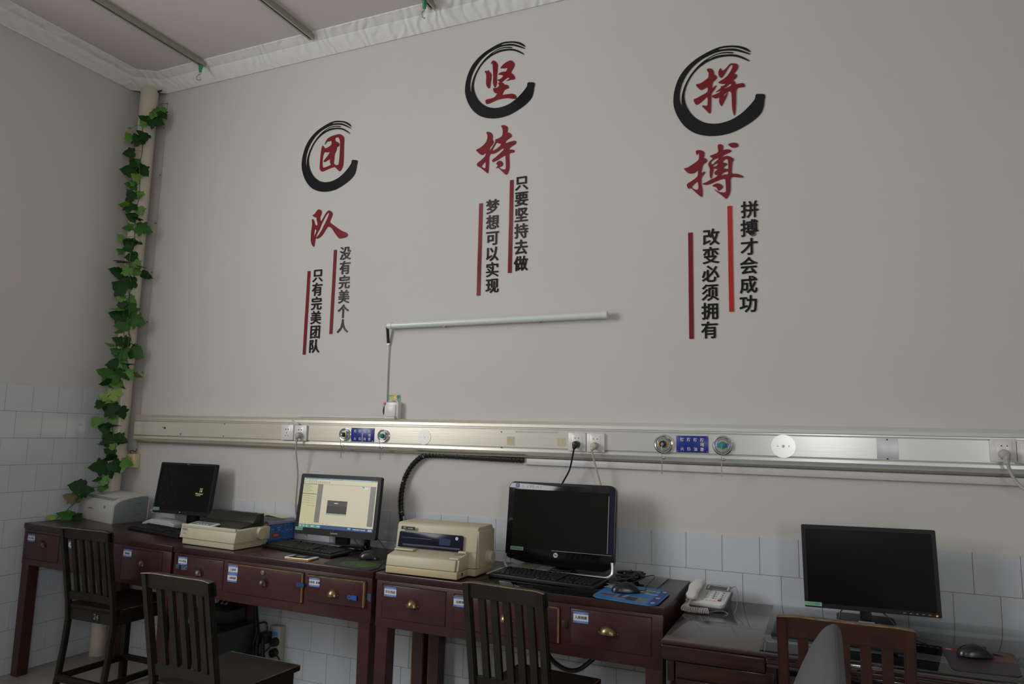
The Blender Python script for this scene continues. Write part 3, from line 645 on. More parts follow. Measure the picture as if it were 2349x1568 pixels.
pin = [[[(620,470),(650,455),(700,462),(730,500),(735,555),(770,570),(785,600),(750,640),(712,670),(700,775),(740,740),(778,712),(745,780),(695,840),(690,890),(690,1000),(685,1140),(668,1167),(600,1100),(538,1035),(570,1035),(620,1042),(635,1030),(638,880),(560,960),(470,1030),(440,1010),(415,960),(420,935),(450,930),(540,880),(640,825),(640,740),(590,770),(530,797),(480,755),(443,705),(520,695),(600,640),(650,600),(652,520),(635,505)]],
 [[(800,530),(810,490),(835,450),(850,470),(860,502),(920,460),(980,385),(1020,375),(1090,382),(1117,420),(1100,470),(1040,545),(1085,545),(1097,570),(1080,605),(1030,640),(1065,670),(1080,710),(1140,690),(1190,683),(1215,710),(1220,745),(1150,752),(1080,765),(1080,1000),(1070,1150),(1052,1200),(1030,1140),(1015,1050),(1010,790),(890,850),(885,910),(930,850),(955,820),(930,900),(890,980),(852,1052),(825,1010),(812,970),(825,905),(760,928),(710,905),(690,885),(760,860),(830,825),(835,800),(750,833),(800,795),(840,765),(842,735),(880,730),(925,695),(860,698),(790,678),(840,650),(930,590),(990,510),(1028,430),(1020,398),(995,398),(950,455),(900,545),(850,610),(815,580)], [(1003,690),(1005,725),(950,750),(890,775),(888,760),(930,740),(975,700)]]]
bo = [[[(1180,125),(1250,88),(1340,75),(1410,90),(1450,130),(1435,175),(1380,198),(1310,200),(1250,180),(1215,140)]],
 [[(388,300),(405,270),(480,258),(560,280),(608,325),(600,380),(580,458),(620,462),(660,490),(675,525),(650,560),(570,610),(540,720),(525,850),(600,790),(625,800),(610,840),(525,940),(525,1100),(560,1250),(555,1400),(530,1428),(420,1340),(265,1190),(220,1222),(190,1200),(165,1140),(170,1100),(300,1020),(435,920),(445,830),(450,735),(370,825),(280,848),(200,830),(130,770),(90,705),(150,712),(280,640),(450,520),(475,450),(470,360),(450,335),(430,340),(425,390),(405,370)], [(440,1025),(455,1150),(450,1235),(410,1248),(340,1230),(275,1180),(350,1100)]],
 [[(728,408),(850,365),(955,315),(935,190),(930,145),(960,115),(1020,115),(1065,150),(1070,190),(1055,270),(1130,245),(1200,240),(1270,265),(1275,290),(1210,325),(1110,370),(1055,405),(1048,445),(1110,415),(1180,402),(1260,430),(1330,480),(1325,510),(1298,550),(1280,700),(1278,850),(1380,845),(1480,865),(1580,920),(1560,942),(1460,938),(1340,925),(1265,930),(1248,1000),(1255,1200),(1235,1340),(1150,1483),(1060,1400),(960,1330),(870,1260),(845,1225),(900,1265),(960,1295),(1050,1312),(1120,1308),(1140,1280),(1135,1100),(1122,962),(1010,985),(880,1040),(720,1110),(640,1125),(590,1115),(540,1090),(620,1075),(760,990),(905,925),(938,870),(880,875),(850,850),(855,810),(880,780),(938,730),(880,725),(828,700),(825,770),(800,880),(780,960),(755,965),(735,900),(733,800),(745,720),(700,640),(705,580),(740,530),(820,470),(770,440)],
  [(840,490),(900,470),(958,450),(950,490),(880,545),(795,640),(755,560),(790,530)], [(810,655),(850,610),(945,585),(940,615),(890,660),(825,680)],
  [(1050,575),(1075,520),(1120,480),(1165,480),(1193,520),(1197,740),(1170,730),(1120,715),(1058,722),(1100,670),(1175,610),(1150,585),(1100,572)], [(1020,895),(1045,840),(1110,800),(1195,782),(1195,850),(1170,865),(1090,865),(1060,885)]],
 [[(788,1155),(850,1105),(930,1080),(1000,1100),(1070,1160),(1050,1205),(960,1270),(935,1255),(910,1190),(860,1165)]]]
CG = 'large red calligraphic characters'
for nm, R, X, lb in (('团', [tuan], pxm(680, 270, .11477), 'red calligraphic character 团 inside the left black ring'), ('队', [dui], pxm(700, 470, .07015), 'red calligraphic character 队 under the left ring'),
        ('坚', jian, pxm(1050, 80, .12752), 'red calligraphic character 坚 inside the middle black ring'), ('持', [chi], pxm(1080, 280, .08293), 'red calligraphic character 持 under the middle ring'),
        ('拼', pin, pxm(1530, 90, .1467), 'red calligraphic character 拼 inside the right black ring'), ('搏', bo, pxm(1560, 320, .09249), 'red calligraphic character 搏 under the right ring')):
    cutout('wall_character', R, X, acryl_r, lb, 'wall lettering', CG)
# small black sentences, six characters each
me0, lo0, hi0 = text_mesh('国', .004)
def small_char(ch, x, z, em, where, ordn):
    me, lo, hi = text_mesh(ch, .004)
    s = em/(hi0[1]-lo0[1])*.92; cx = (lo[0]+hi[0])/2; cy = (lo0[1]+hi0[1])/2; bm = nbm()
    src = text_mesh(ch, .004, .0017/s)[0]
    for k, (dx, dz) in enumerate(((.0, .0), (.020, .0), (-.020, .0), (0, .014), (0, -.014))):     # heavier strokes
        t = bmesh.new(); t.from_mesh(src)
        for v in t.verts: v.co = Vector(((v.co.x-cx+dx)*s*.95, (v.co.y-cy+dz)*s, v.co.z*s-.00004*k))
        bmesh.ops.transform(t, matrix=Matrix.Translation((x, -.0026, z)) @ UPR, verts=t.verts[:]); put(bm, t)
    tagged('wall_character', bm, acryl_k, 'small black character %s, %s of six down the %s' % (ch, ordn, where), 'wall lettering', (x, -.001, z), 'small black characters of the slogans', ang=.4)
ORD = ('topmost', 'second', 'third', 'fourth', 'fifth', 'lowest')
for s, xa, xb, za, zb, wh in (
        ('没有完美个人', 1.731, 1.738, 2.414, 1.917, 'right column under the left ring'), ('只有完美团队', 1.545, 1.550, 2.299, 1.809, 'left column under the left ring'),
        ('只要坚持去做', 2.813, 2.817, 2.693, 2.191, 'right column under the middle ring'), ('梦想可以实现', 2.651, 2.660, 2.585, 2.087, 'left column under the middle ring'),
        ('拼搏才会成功', 3.924, 3.909, 2.429, 1.924, 'right column under the right ring'), ('改变必须拥有', 3.755, 3.741, 2.318, 1.814, 'left column under the right ring')):
    pit = (za-zb-.078)/5
    for i, ch in enumerate(s):
        small_char(ch, xa+(xb-xa)*i/5, za-.039-pit*i, .078, wh, ORD[i])
for (x0, z0, z1, m, lb) in ((1.470, 2.291, 1.803, acryl_r, 'lower left red bar under the left ring, beside 只有完美团队'), (1.650, 2.402, 1.915, acryl_r, 'upper right red bar under the left ring, beside 没有完美个人'),
        (2.573, 2.572, 2.080, acryl_r, 'lower left red bar under the middle ring, beside 梦想可以实现'), (2.747, 2.677, 2.187, acryl_r, 'upper right red bar under the middle ring, touching 只要坚持去做'),
        (3.652, 2.310, 1.817, acryl_r, 'lower left dark red bar under the right ring, beside 改变必须拥有'), (3.828, 2.417, 1.932, acryl_r2, 'brightest red bar, under the right ring beside 拼搏才会成功')):
    bm = nbm(); zm = (z0+z1)/2-.005
    bx(bm, x0, x0+.020, -.004, -.001, z1, zm); bx(bm, x0+.0004, x0+.0204, -.0038, -.001, zm+.0006, z0)
    tagged('red_bar', bm, m, lb, 'wall decoration', (x0+.01, -.001, z1), 'red bars beside the slogans')

# ================================================================== IVY GARLAND
def leaf_mesh(name, m, seed):
    r = random.Random(seed)
    P = [(0, 0), (.16, -.08), (.34, -.06), (.46, .08), (.44, .22), (.52, .34), (.44, .46), (.32, .50), (.30, .62), (.20, .78), (.08, .92), (0, 1.02)]
    P = [(x*(1+r.uniform(-.12, .12)), y*(1+r.uniform(-.04, .04))) for x, y in P]; P[0] = (0, 0); P[-1] = (0, 1.02)
    L = P+[(-x*(1+r.uniform(-.1, .1)), y) for x, y in P[-2:0:-1]]
    bm = bmesh.new(); hz_ = lambda x, y: -.30*abs(x)**1.3-.16*(y-.35)**2+.05*math.sin(y*9+seed)*abs(x)
    mid = [bm.verts.new((0, y, hz_(0, y)+.012)) for y in (.12, .32, .55, .8)]
    rim = [bm.verts.new((x, y, hz_(x, y))) for x, y in L]; n = len(rim)
    for i in range(n):
        a, b = rim[i], rim[(i+1) % n]; y = (a.co.y+b.co.y)/2; k = min(range(4), key=lambda q: abs(mid[q].co.y-y)); bm.faces.new((a, b, mid[k]))
    edge = {}
    for i in range(n):    # stitch neighbouring fans
        a, b = rim[i], rim[(i+1) % n]; k1 = min(range(4), key=lambda q: abs(mid[q].co.y-(a.co.y+b.co.y)/2)); c = rim[(i+2) % n]; k2 = min(range(4), key=lambda q: abs(mid[q].co.y-(b.co.y+c.co.y)/2))
        if k1 != k2: bm.faces.new((b, mid[k2], mid[k1]))
    bmesh.ops.recalc_face_normals(bm, faces=bm.faces[:])
    bm.normal_update()
    me = bpy.data.meshes.new(name); bm.to_mesh(me); bm.free(); me.materials.append(m)
    for f in me.polygons: f.use_smooth = True
    return me
LM_ = {k: [leaf_mesh('leaf', m, s) for s in (1, 2, 3)] for k, m in (('d', leafd), ('m', leafm), ('l', leafl), ('y', leafy), ('b', leafb))}
NV = Vector((.79, -.61, 0)).normalized()
P0 = Vector((PX, PY, 0))+NV*.085
def on_vine(px, py, off=0.):
    o = Vector(CAM.tolist()); d = Vector(_ray(px, py).tolist()); q = P0+NV*off
    p = o+d*((q-o).dot(NV)/d.dot(NV))
    if p.y > -.035: p = hy(px, py, -.035)
    if p.x < .03: p = hx(px, py, .03)
    return p
def vA(x, y): return (200+x*.3187, 200+y*.3189)
def vB(x, y): return (150+x*.3315, 680+y*.3316)
def vF(x, y): return (x*.2551, 850+y*.2551)
stemA = [vA(*a) for a in [(585,122),(540,118),(500,150),(460,180),(430,240),(400,280),(400,390),(395,470),(378,560),(378,700),(372,800),(352,880),(345,980),(340,1080),(312,1190),(305,1300),(312,1400),(305,1500)]]+[vB(*a) for a in [(440,60),(440,150),(440,250),(430,400),(415,480),(375,545),(325,620),(325,700),(325,850),(330,950),(345,1010),(345,1090),(330,1160),(285,1220),(300,1270),(285,1320)]]
root = on_vine(*stemA[0])
ivy = thing('ivy_garland', 'artificial green ivy garland winding down the drain pipe to the desk', 'plant', tuple(root))
SP = [on_vine(*a) for a in stemA]
bm = nbm(); tube(bm, SP, .0024, 6, k=4)
S2 = [on_vine(*vA(*a), .012) for a in [(320,1500)]]+[on_vine(*vB(*a), .012) for a in [(400,120),(405,260),(390,350),(385,430),(400,520),(350,600),(290,700)]]
tube(bm, S2, .0020, 6, k=4)
S3 = [on_vine(*vF(*a), .01) for a in [(900,1048),(820,1050),(770,1056)]]; tube(bm, S3, .0026, 6)
DZ = .822
S4 = [on_vine(*vF(*a), .0) for a in [(745,1150),(690,1180),(640,1215),(600,1255),(545,1295),(510,1330)]]
for p in S4: p.z = max(p.z, DZ+.004)
tube(bm, S4, .0026, 6)
obj('stem', bm, stemm, ivy)
LA = [(410,225,75,'d'),(400,255,50,'l'),(503,245,100,'d'),(547,200,70,'d'),(465,195,55,'l'),(510,172,50,'l'),(553,165,42,'l'),(297,347,60,'l'),(302,294,20,'l'),(358,368,82,'d'),(398,335,85,'d'),(292,470,78,'d'),(335,530,75,'d'),(355,525,42,'m'),(287,590,105,'d'),(410,607,82,'d'),(345,637,65,'l'),(312,700,75,'m'),(322,688,40,'l'),(313,768,78,'d'),(375,763,52,'l'),(300,845,88,'d'),(258,850,65,'L'),(387,893,64,'l'),(312,925,72,'d'),(373,940,75,'D'),(290,1013,70,'L'),(415,1018,105,'m'),(235,1073,52,'l'),(292,1115,88,'d'),(335,1103,90,'M'),(235,1174,50,'m'),(280,1165,62,'M'),(235,1245,105,'D'),(313,1222,82,'d'),(203,1318,88,'d'),(280,1310,68,'l'),(363,1277,62,'l'),(365,1332,62,'l'),(400,1290,62,'M'),(432,1360,75,'D'),(228,1425,118,'d'),(300,1400,88,'d'),(250,1375,62,'d'),(232,1505,62,'l'),(328,1530,62,'l'),(245,1552,62,'d')]
LB = [(388,58,62,'d'),(440,62,82,'m'),(345,80,82,'L'),(358,130,108,'d'),(460,120,100,'m'),(505,170,98,'m'),(385,195,88,'m'),(365,248,52,'L'),(362,300,72,'d'),(405,308,72,'d'),(300,325,56,'L'),(482,335,42,'D'),(495,390,102,'m'),(370,390,102,'m'),(337,372,52,'m'),(340,470,112,'d'),(375,470,82,'l'),(440,462,86,'D'),(272,525,102,'m'),(385,520,82,'d'),(425,550,62,'d'),(445,545,72,'l'),(500,550,62,'L'),(330,560,72,'m'),(272,602,72,'D'),(370,597,78,'l'),(320,592,62,'m'),(397,630,46,'M'),(330,662,88,'y'),(262,690,72,'y'),(235,735,62,'d'),(290,716,62,'y'),(320,740,52,'y'),(297,768,105,'d'),(395,808,82,'d'),(208,853,72,'l'),(322,845,62,'l'),(262,902,78,'d'),(340,886,88,'D'),(300,967,105,'d'),(390,990,82,'d'),(242,1016,62,'M'),(318,1026,52,'l'),(300,1072,68,'d'),(303,1128,88,'D'),(432,1152,74,'l'),(222,1177,105,'d'),(305,1212,92,'d'),(352,1182,86,'d'),(215,1272,52,'M'),(253,1262,68,'l'),(250,1310,62,'m'),(72,1310,95,'d'),(115,1342,72,'d'),(163,1330,48,'d'),(25,1385,72,'b'),(80,1388,52,'m')]
LC = [(445,1352,62,'y'),(570,1330,120,'m'),(588,1275,66,'l'),(680,1305,78,'d'),(640,1340,60,'m')]
rnd = random.Random(11)
def put_leaf(px, py, size_px, kind, desk=False):
    key = kind.lower(); narrow = kind.isupper()
    p = on_vine(px, py, rnd.uniform(-.012, .03))
    dist = (p-Vector(CAM.tolist())).length; L = size_px/(FPX/dist)*.96
    # stem side
    sx = np.interp(py, [s[1] for s in stemA], [s[0] for s in stemA]) if py > stemA[3][1] else 343
    left = px < sx+4
    ang = (rnd.uniform(2.1, 3.4) if left else rnd.uniform(-.2, -1.2)) if not desk else rnd.uniform(2.6, 3.6)
    if narrow: ang = (PI+rnd.uniform(-.25, .35)) if left else rnd.uniform(-.5, .1)
    side = Vector((.61, .79, 0)); upv = Vector((0, 0, 1))
    N = (NV+side*rnd.uniform(-.45, .3)+upv*rnd.uniform(-.05, .55)).normalized()
    D = (side*math.cos(ang)+upv*math.sin(ang)); D = (D-N*D.dot(N)).normalized()
    if desk: N = (upv*1.0+NV*.7).normalized(); D = (D-N*D.dot(N)).normalized()
    Xv = D.cross(N).normalized()
    if narrow:
        q = Matrix.Rotation(rnd.choice((-1, 1))*1.15, 4, D); N = (q @ N).normalized(); Xv = D.cross(N).normalized()
    c = p-D*L*.5
    lo = L*.55
    c.x = max(c.x, .018+ (max(0, -(D.x*L)))); c.y = min(c.y, -.02-max(0, D.y*L)); 
    if desk or c.z < 1.0:
        c.z = max(c.z, DZ+.012+max(0, -D.z*L)+abs(N.x*.5*L)*.5)
    o = bpy.data.objects.new('leaf', rnd.choice(LM_[key])); COL.objects.link(o); o.parent = ivy
    Wd = Matrix(((Xv.x*L*1.05, D.x*L, N.x*L, c.x), (Xv.y*L*1.05, D.y*L, N.y*L, c.y), (Xv.z*L*1.05, D.z*L, N.z*L, c.z), (0, 0, 0, 1)))
    o.matrix_basis = WM[ivy.name].inverted() @ Wd
    return c
petioles = nbm()
def link(c):
    q = min(SP, key=lambda s: (s-c).length); mid = (q+c)/2+Vector((0, 0, .012))+NV*.008
    if (q-c).length < .25: tube(petioles, [q, mid, c], .0013, 4, k=3)
for x, y, s, k in LA: link(put_leaf(*vA(x, y), s*.3187, k))
for x, y, s, k in LB:
    c = put_leaf(*vB(x, y), s*.3315, k)
    if y < 1320: link(c)
for x, y, s, k in LC: put_leaf(*vF(x, y), s*.2551, k, True)
obj('leaf_stalks', petioles, stemm, ivy, kind='stuff')

# ================================================================== DESKS
def h1(x): return .822-.0336*(x-.05)
def h2(x): return .785-.0108*(x-1.195)
def h3(x): return .769-.0056*(x-2.395)
H4 = .698
YD = -.548
def sh(bm, h, href):
    for v in bm.verts:
        if v.co.z > .2: v.co.z += h(v.co.x)-href
    return bm
def sticker_geo(bm, cx, cz, y, w, hgt, s, fs=.0115):
    bx(bm, cx-w/2, cx+w/2, y-.0012, y, cz-hgt/2, cz+hgt/2, mi=0)
    bx(bm, cx-w/2, cx+w/2, y-.0016, y-.001, cz+hgt*.29, cz+hgt/2, mi=1); bx(bm, cx-w/2, cx+w/2, y-.0016, y-.001, cz-hgt/2, cz-hgt*.31, mi=1)
    text(bm, s, cx, y-.0017, cz-.0005, fs, 2, bold=.02)
    text(bm, '禹州市人民医院', cx, y-.0020, cz+hgt*.39, .0042, 3); text(bm, '整洁 规范 标准', cx, y-.0020, cz-hgt*.41, .0042, 3)
SM = [stw, stb, stt, stl]
def cup_pull(cx, cz, y, parent, m, w=.070, label=None, plate=True):
    bm = nbm(); t = bmesh.new(); bmesh.ops.create_uvsphere(t, u_segments=24, v_segments=12, radius=1)
    bmesh.ops.delete(t, geom=[v for v in t.verts if v.co.y > .02 or v.co.z < -.02], context='VERTS')
    for v in t.verts: v.co = Vector((cx+v.co.x*w*.40, y+v.co.y*.022, cz-.012+v.co.z*.030))
    bmesh.ops.solidify(t, geom=t.faces[:], thickness=.0012); put(bm, t)
    pts = [(cx+math.cos(a)*w*.5, cz-.012+math.sin(a)*.037+(.002 if abs(math.cos(a)) < .3 else 0)) for a in np.linspace(0, PI, 17)]
    if plate: prism(bm, pts, 'y', y-.0014, y, mi=1)
    for s in (-1, 1): ball(bm, (cx+s*w*.42, y-.002, cz-.008), .003, s=(1, .5, 1))
    o = obj('cup_pull', bm, [m, maroon if m is not oldbrass else oldbrass], parent)
    if label: o['label'] = label
def hasp(cx, cz, y, parent, m, w=.045, name='hasp', flip=1, slot=True):
    bm = nbm(); pts = [(cx-w/2*flip, cz-.011), (cx-w/2*flip, cz+.011), (cx, cz+.010), (cx+w*.10*flip, cz+.007), (cx+w*.2*flip, cz+.010), (cx+w*.42*flip, cz+.009), (cx+w/2*flip, cz), (cx+w*.42*flip, cz-.009), (cx+w*.2*flip, cz-.010), (cx+w*.10*flip, cz-.007), (cx, cz-.010)]
    prism(bm, pts, 'y', y-.0028, y)
    if slot: bx(bm, cx+w*.20*flip, cx+w*.38*flip, y-.0032, y-.0026, cz-.0018, cz+.0018, mi=1)
    obj(name, bm, [m, black], parent)
def desk(label, x0, x1, h, legs_back=True):
    xc = (x0+x1)/2; hr = h(xc)
    t = thing('desk', label, 'desk', (xc, YD/2, 0), group='maroon painted desks along the wall')
    notch = x0 < .1       # the leftmost desk is cut out round the drain pipe
    bm = nbm()
    if notch: prism(bm, [(x0, YD-.004), (x1, YD-.004), (x1, -.012), (.20, -.012), (.20, -.145), (x0, -.145)], 'z', hr-.030, hr, bev=.003)
    else: bx(bm, x0, x1, YD-.004, -.012, hr-.030, hr, .003)
    sh(bm, h, hr); obj('desk_top', bm, maroontop, t)
    bm = nbm(); bx(bm, x0+.006, x1-.006, YD, YD+.022, hr-.222, hr-.031, .002); sh(bm, h, hr); obj('front_apron', bm, maroon, t)
    for xa in (x0+.006, x1-.028):
        bm = nbm(); bx(bm, xa, xa+.022, YD+.022, -.15 if notch and xa < .1 else -.03, hr-.20, hr-.031); sh(bm, h, hr); obj('side_apron', bm, maroon, t)
    xq = .21 if notch else x0+.03
    bm = nbm(); bx(bm, xq, x1-.03, -.05, -.03, hr-.20, hr-.031); bx(bm, xq, x1-.03, YD+.022, -.05, hr-.212, hr-.20); sh(bm, h, hr); obj('drawer_carcass', bm, rawwood, t)
    for k, (lx, ly) in enumerate(((x0+.008, YD+.001), (x1-.072, YD+.001), (x0+.178 if notch else x0+.008, -.085), (x1-.072, -.085))):
        bm = nbm(); zt = h(lx+.03)-.20
        t_ = bmesh.new(); bmesh.ops.create_cube(t_, size=1)
        for v in t_.verts:
            tp = .007 if v.co.z < 0 else 0
            sx = (1 if v.co.x > 0 else 0); sy = (1 if v.co.y > 0 else 0)
            v.co = Vector((lx+sx*.064+(tp if not sx else -tp)*(1 if k % 2 == (0 if sx else 1) else 0), ly+sy*.06, 0 if v.co.z < 0 else zt))
        bmesh.ops.bevel(t_, geom=t_.edges[:], offset=.003, segments=2, affect='EDGES'); put(bm, t_)
        if k > 1: bx(bm, lx-.0015, lx+.004, ly+.002, ly+.058, .02, zt-.002, mi=1)
        obj('leg', bm, [maroon, orange], t)
    return t
def drawer(t, TL, TR, BL, open_=.0, edge=False):
    a, b, c = (hy(*q, YD-.003) for q in (TL, TR, BL)); x0, x1, z1, z0 = a.x, b.x, (a.z+b.z)/2, c.z
    k = (b.z-a.z)/(b.x-a.x); xm = (x0+x1)/2
    yf = YD-.0025-open_
    bm = nbm(); bx(bm, x0, x1, yf, YD+.004, z0, z1, .002)
    if edge:
        bx(bm, x0+.003, x1-.0025, yf-.0006, yf+.006, z1-.0035, z1+.0008, mi=1); bx(bm, x1-.007, x1+.0006, yf-.0006, YD+.002, z0+.002, z1, mi=1)
    for v in bm.verts: v.co.z += k*.8*(v.co.x-xm)
    d = obj('drawer', bm, [maroon, rawwood], t)
    bm = nbm(); g = .0016
    for b_ in ((x0-.004, x1+.004, z1-.001, z1+.004), (x0-.004, x0-.0005, z0-.002, z1+.003), (x1+.0005, x1+.003, z0, z1+.002), (x0, x1, z0-.003, z0-.0005)): bx(bm, b_[0], b_[1], YD-.0010, YD+.001, b_[2], b_[3])
    for v in bm.verts: v.co.z += k*.8*(v.co.x-xm)
    obj('drawer_gap', bm, mat('drawer gap', (.010, .004, .004), .8), d)
    return d, yf
def dsticker(d, px, py, yf, s, w=.058, hh=.038, fs=.0115):
    q = hy(px, py, yf); bm = nbm(); sticker_geo(bm, q.x, q.z, yf-.0003, w, hh, s, fs); obj('paper_label', bm, SM, d)
d1 = desk('leftmost maroon desk with the small white printer, against the left wall', .03, 1.187, h1)
d, yf = drawer(d1, zA(172, 608), zA(376, 636), zA(165, 775)); dsticker(d, *zA(200, 643), yf, '办公用品'); q = hy(*zA(268, 685), yf); cup_pull(q.x, q.z, yf, d, oldbrass)
d, yf = drawer(d1, zA(428, 650), zA(715, 680), zA(425, 850)); dsticker(d, *zA(458, 688), yf, '空白纸')
q = hy(*zA(585, 760), yf); cup_pull(q.x, q.z, yf, d, oldbrass); q = hy(*zA(568, 668), yf); bm = nbm(); cyl(bm, (q.x, yf, q.z), (q.x, yf-.006, q.z), .007, n=14); obj('lock', bm, steel, d)
d, yf = drawer(d1, zA(775, 708), zA(1027, 742), zA(772, 905)); dsticker(d, *zA(808, 740), yf, '草稿纸'); q = hy(*zA(895, 803), yf); cup_pull(q.x, q.z, yf, d, oldbrass)
d2 = desk('second maroon desk from the left, under the lit screen, drawers pulled slightly open', 1.195, 2.385, h2)
d, yf = drawer(d2, zA(1125, 753), zA(1415, 795), zA(1105, 930)); dsticker(d, *zA(1158, 789), yf, '办公用品'); q = hy(*zB(153, 862), yf); cup_pull(q.x, q.z, yf, d, oldbrass)
q = hy(*zB(66, 832), yf); hasp(q.x, q.z, yf, d, tealh, .040); q = hy(*zB(22, 824), yf); bm = nbm(); prism(bm, rrect(.022, .020, .002, 2, q.x, q.z), 'y', yf-.003, yf); obj('hasp_plate', bm, tealh, d)
d, yf = drawer(d2, zB(340, 802), zB(820, 868), zB(325, 985), .006, True)
dsticker(d, *zB(373, 843), yf, '入库单'); dsticker(d, *zB(367, 896), yf, '入库两票'); q = hy(*zB(561, 925), yf); cup_pull(q.x, q.z, yf, d, oldbrass)
q = hy(*zB(562, 862), yf); bm = nbm(); cyl(bm, (q.x, yf, q.z), (q.x, yf-.005, q.z), .010, n=18); cyl(bm, (q.x, yf-.004, q.z), (q.x, yf-.008, q.z), .006, n=16); bx(bm, q.x-.001, q.x+.001, yf-.0085, yf-.0075, q.z-.004, q.z+.003, mi=1); obj('lock', bm, [steel, black], d)
q = hy(*zB(797, 940), yf-.002); hasp(q.x, q.z, yf-.001, d, mat('deep blue hasp', (.012, .06, .16), .4), .044, slot=False)
d, yf = drawer(d2, zB(850, 876), zB(1213, 920), zB(835, 1035), .010, True)
dsticker(d, *zB(887, 924), yf, '出库单  发票'); q = hy(*zB(1003, 993), yf); cup_pull(q.x, q.z, yf, d, brass); q = hy(*zB(1128, 1020), yf); hasp(q.x, q.z, yf-.004, d, blueh, .050, flip=-1)
q = hy(*zB(1232, 1017), YD); bm = nbm(); prism(bm, [(q.x-.010, q.z-.013), (q.x+.010, q.z-.020), (q.x+.010, q.z+.013), (q.x-.010, q.z+.014)], 'y', YD-.0015, YD+.001); obj('bare_patch', bm, mat('bare blue patch', (.03, .07, .13), .5), d2)
d3 = desk('third maroon desk with the beige printer, glossy computer and glass sheet', 2.397, 3.645, h3)
d, yf = drawer(d3, zC(78, 937), zC(475, 990), zC(72, 1148)); dsticker(d, *zC(126, 984), yf, '办公用品', .060, .040, .012); q = hy(*zC(264, 1062), yf); cup_pull(q.x, q.z, yf, d, brass, label='clean brass cup pull')
d, yf = drawer(d3, zC(532, 1003), zC(1196, 1086), zC(525, 1215), .004, True); dsticker(d, *zC(568, 1049), yf, '出库单', .060, .040, .012); q = hy(*zC(858, 1152), yf); cup_pull(q.x, q.z, yf, d, brass)
q = hy(*zC(1232, 1192), YD); bm = nbm(); bx(bm, q.x-.012, q.x+.012, YD-.004, YD, q.z-.013, q.z+.015, .001); bx(bm, q.x-.009, q.x+.009, YD-.0055, YD-.003, q.z-.001, q.z+.001); obj('hasp_plate', bm, oldbrass, d3)
d, yf = drawer(d3, zC(1268, 1090), zD(533, 1152), zC(1262, 1320)); dsticker(d, *zC(1332, 1147), yf, '入库两票', .060, .041, .012); q = hy(*zC(1505, 1232), yf); cup_pull(q.x, q.z, yf, d, brass, .085)

# ---- lacquered desk at the right
X4, X4R, Y4 = 3.672, 5.02, -.735
d4 = thing('desk', 'lower glossy brown lacquered desk with the phone, at the right', 'desk', ((X4+X4R)/2, Y4/2, 0))
bm = nbm(); c_ = .07
pts = [(X4, Y4), (X4R, Y4)]+[(X4R, -.05), (X4R-.05, -.010), (X4, -.010)]
prism(bm, pts, 'z', H4-.028, H4, bev=.004); obj('desk_top', bm, lacqtop, d4)
bm = nbm(); bx(bm, X4, 4.005, Y4-.010, Y4+.03, H4-.062, H4-.014, .005, seg=3); bx(bm, X4+.001, X4R, Y4-.006, Y4+.03, H4-.013, H4-.003, .003, seg=2); bx(bm, 4.005, X4R, Y4-.010, Y4+.03, H4-.032, H4-.014, .005, seg=3); obj('front_moulding', bm, lacq, d4)
bm = nbm(); bx(bm, 4.008, X4R-.003, Y4-.014, Y4-.004, H4-.040, H4-.030, .003); bx(bm, 4.006, X4R-.003, Y4-.0135, Y4+.01, H4-.014, H4-.0095); obj('edge_strip', bm, mat('dark gloss strip', (.02, .016, .016), .08, spec=.8), d4)
for xa, xb in ((X4+.045, 4.035), (4.62, X4R-.03)):
    bm = nbm(); bx(bm, xa, xb, Y4+.012, -.03, 0, H4-.029); obj('pedestal', bm, lacq, d4)
bm = nbm(); bx(bm, X4, X4+.022, Y4+.10, -.05, H4-.16, H4-.028); bx(bm, 4.03, 4.63, Y4+.05, Y4+.07, H4-.14, H4-.028); obj('apron', bm, lacq, d4)
def d4drawer(z0, z1, x0, x1, slot=True):
    bm = nbm(); xm = (x0+x1)/2
    if slot:
        sw = .052; za = z1-.012; zb = z1-.032
        prism(bm, [(x0, z0), (x1, z0), (x1, z1), (xm+sw, z1), (xm+sw-.012, zb), (xm-sw+.012, zb), (xm-sw, z1), (x0, z1)], 'y', Y4+.002, Y4+.016, bev=.0015)
        d = obj('drawer', bm, lacq, d4)
        bm = nbm(); prism(bm, [(xm-sw, z1-.001), (xm-sw+.012, zb), (xm+sw-.012, zb), (xm+sw, z1-.001), (xm+sw-.004, z1-.001), (xm+sw-.014, zb+.003), (xm-sw+.014, zb+.003), (xm-sw+.004, z1-.001)], 'y', Y4-.001, Y4+.012); bx(bm, xm-sw, xm+sw, Y4+.008, Y4+.013, zb, z1, mi=1); obj('slot_pull', bm, [steel, black], d)
    else:
        bx(bm, x0, x1, Y4+.002, Y4+.016, z0, z1, .002); obj('drawer', bm, lacq, d4)
d4drawer(.585, .632, X4+.047, 4.030, False)
for z1 in (.578, .40, .22): d4drawer(z1-.165, z1, X4+.047, 4.030)
for z1 in (.632, .44, .25): d4drawer(z1-.18, z1, 4.625, X4R-.033)
bm = nbm(); bx(bm, 4.04, 4.62, Y4+.02, Y4+.04, .50, .632, .002); obj('drawer', bm, lacq, d4)
# glass on the right desk, from the seam
bm = nbm(); bx(bm, 3.985, 4.93, Y4+.012, -.018, H4+.0002, H4+.0048, .001); tagged('glass_sheet', bm, glassm, 'clear glass sheet on the brown desk under the wide black monitor', 'glass', (4.45, -.37, H4))
bm = nbm(); bx(bm, 2.86, 3.556, YD+.006, -.014, 0, .0048, .001)
for v in bm.verts: v.co.z += h3(v.co.x)+.0003
tagged('glass_sheet', bm, glassm, 'clear glass sheet on the third maroon desk under the glossy computer', 'glass', (3.2, -.27, h3(3.2)))
G3 = lambda x: h3(x)+.0053

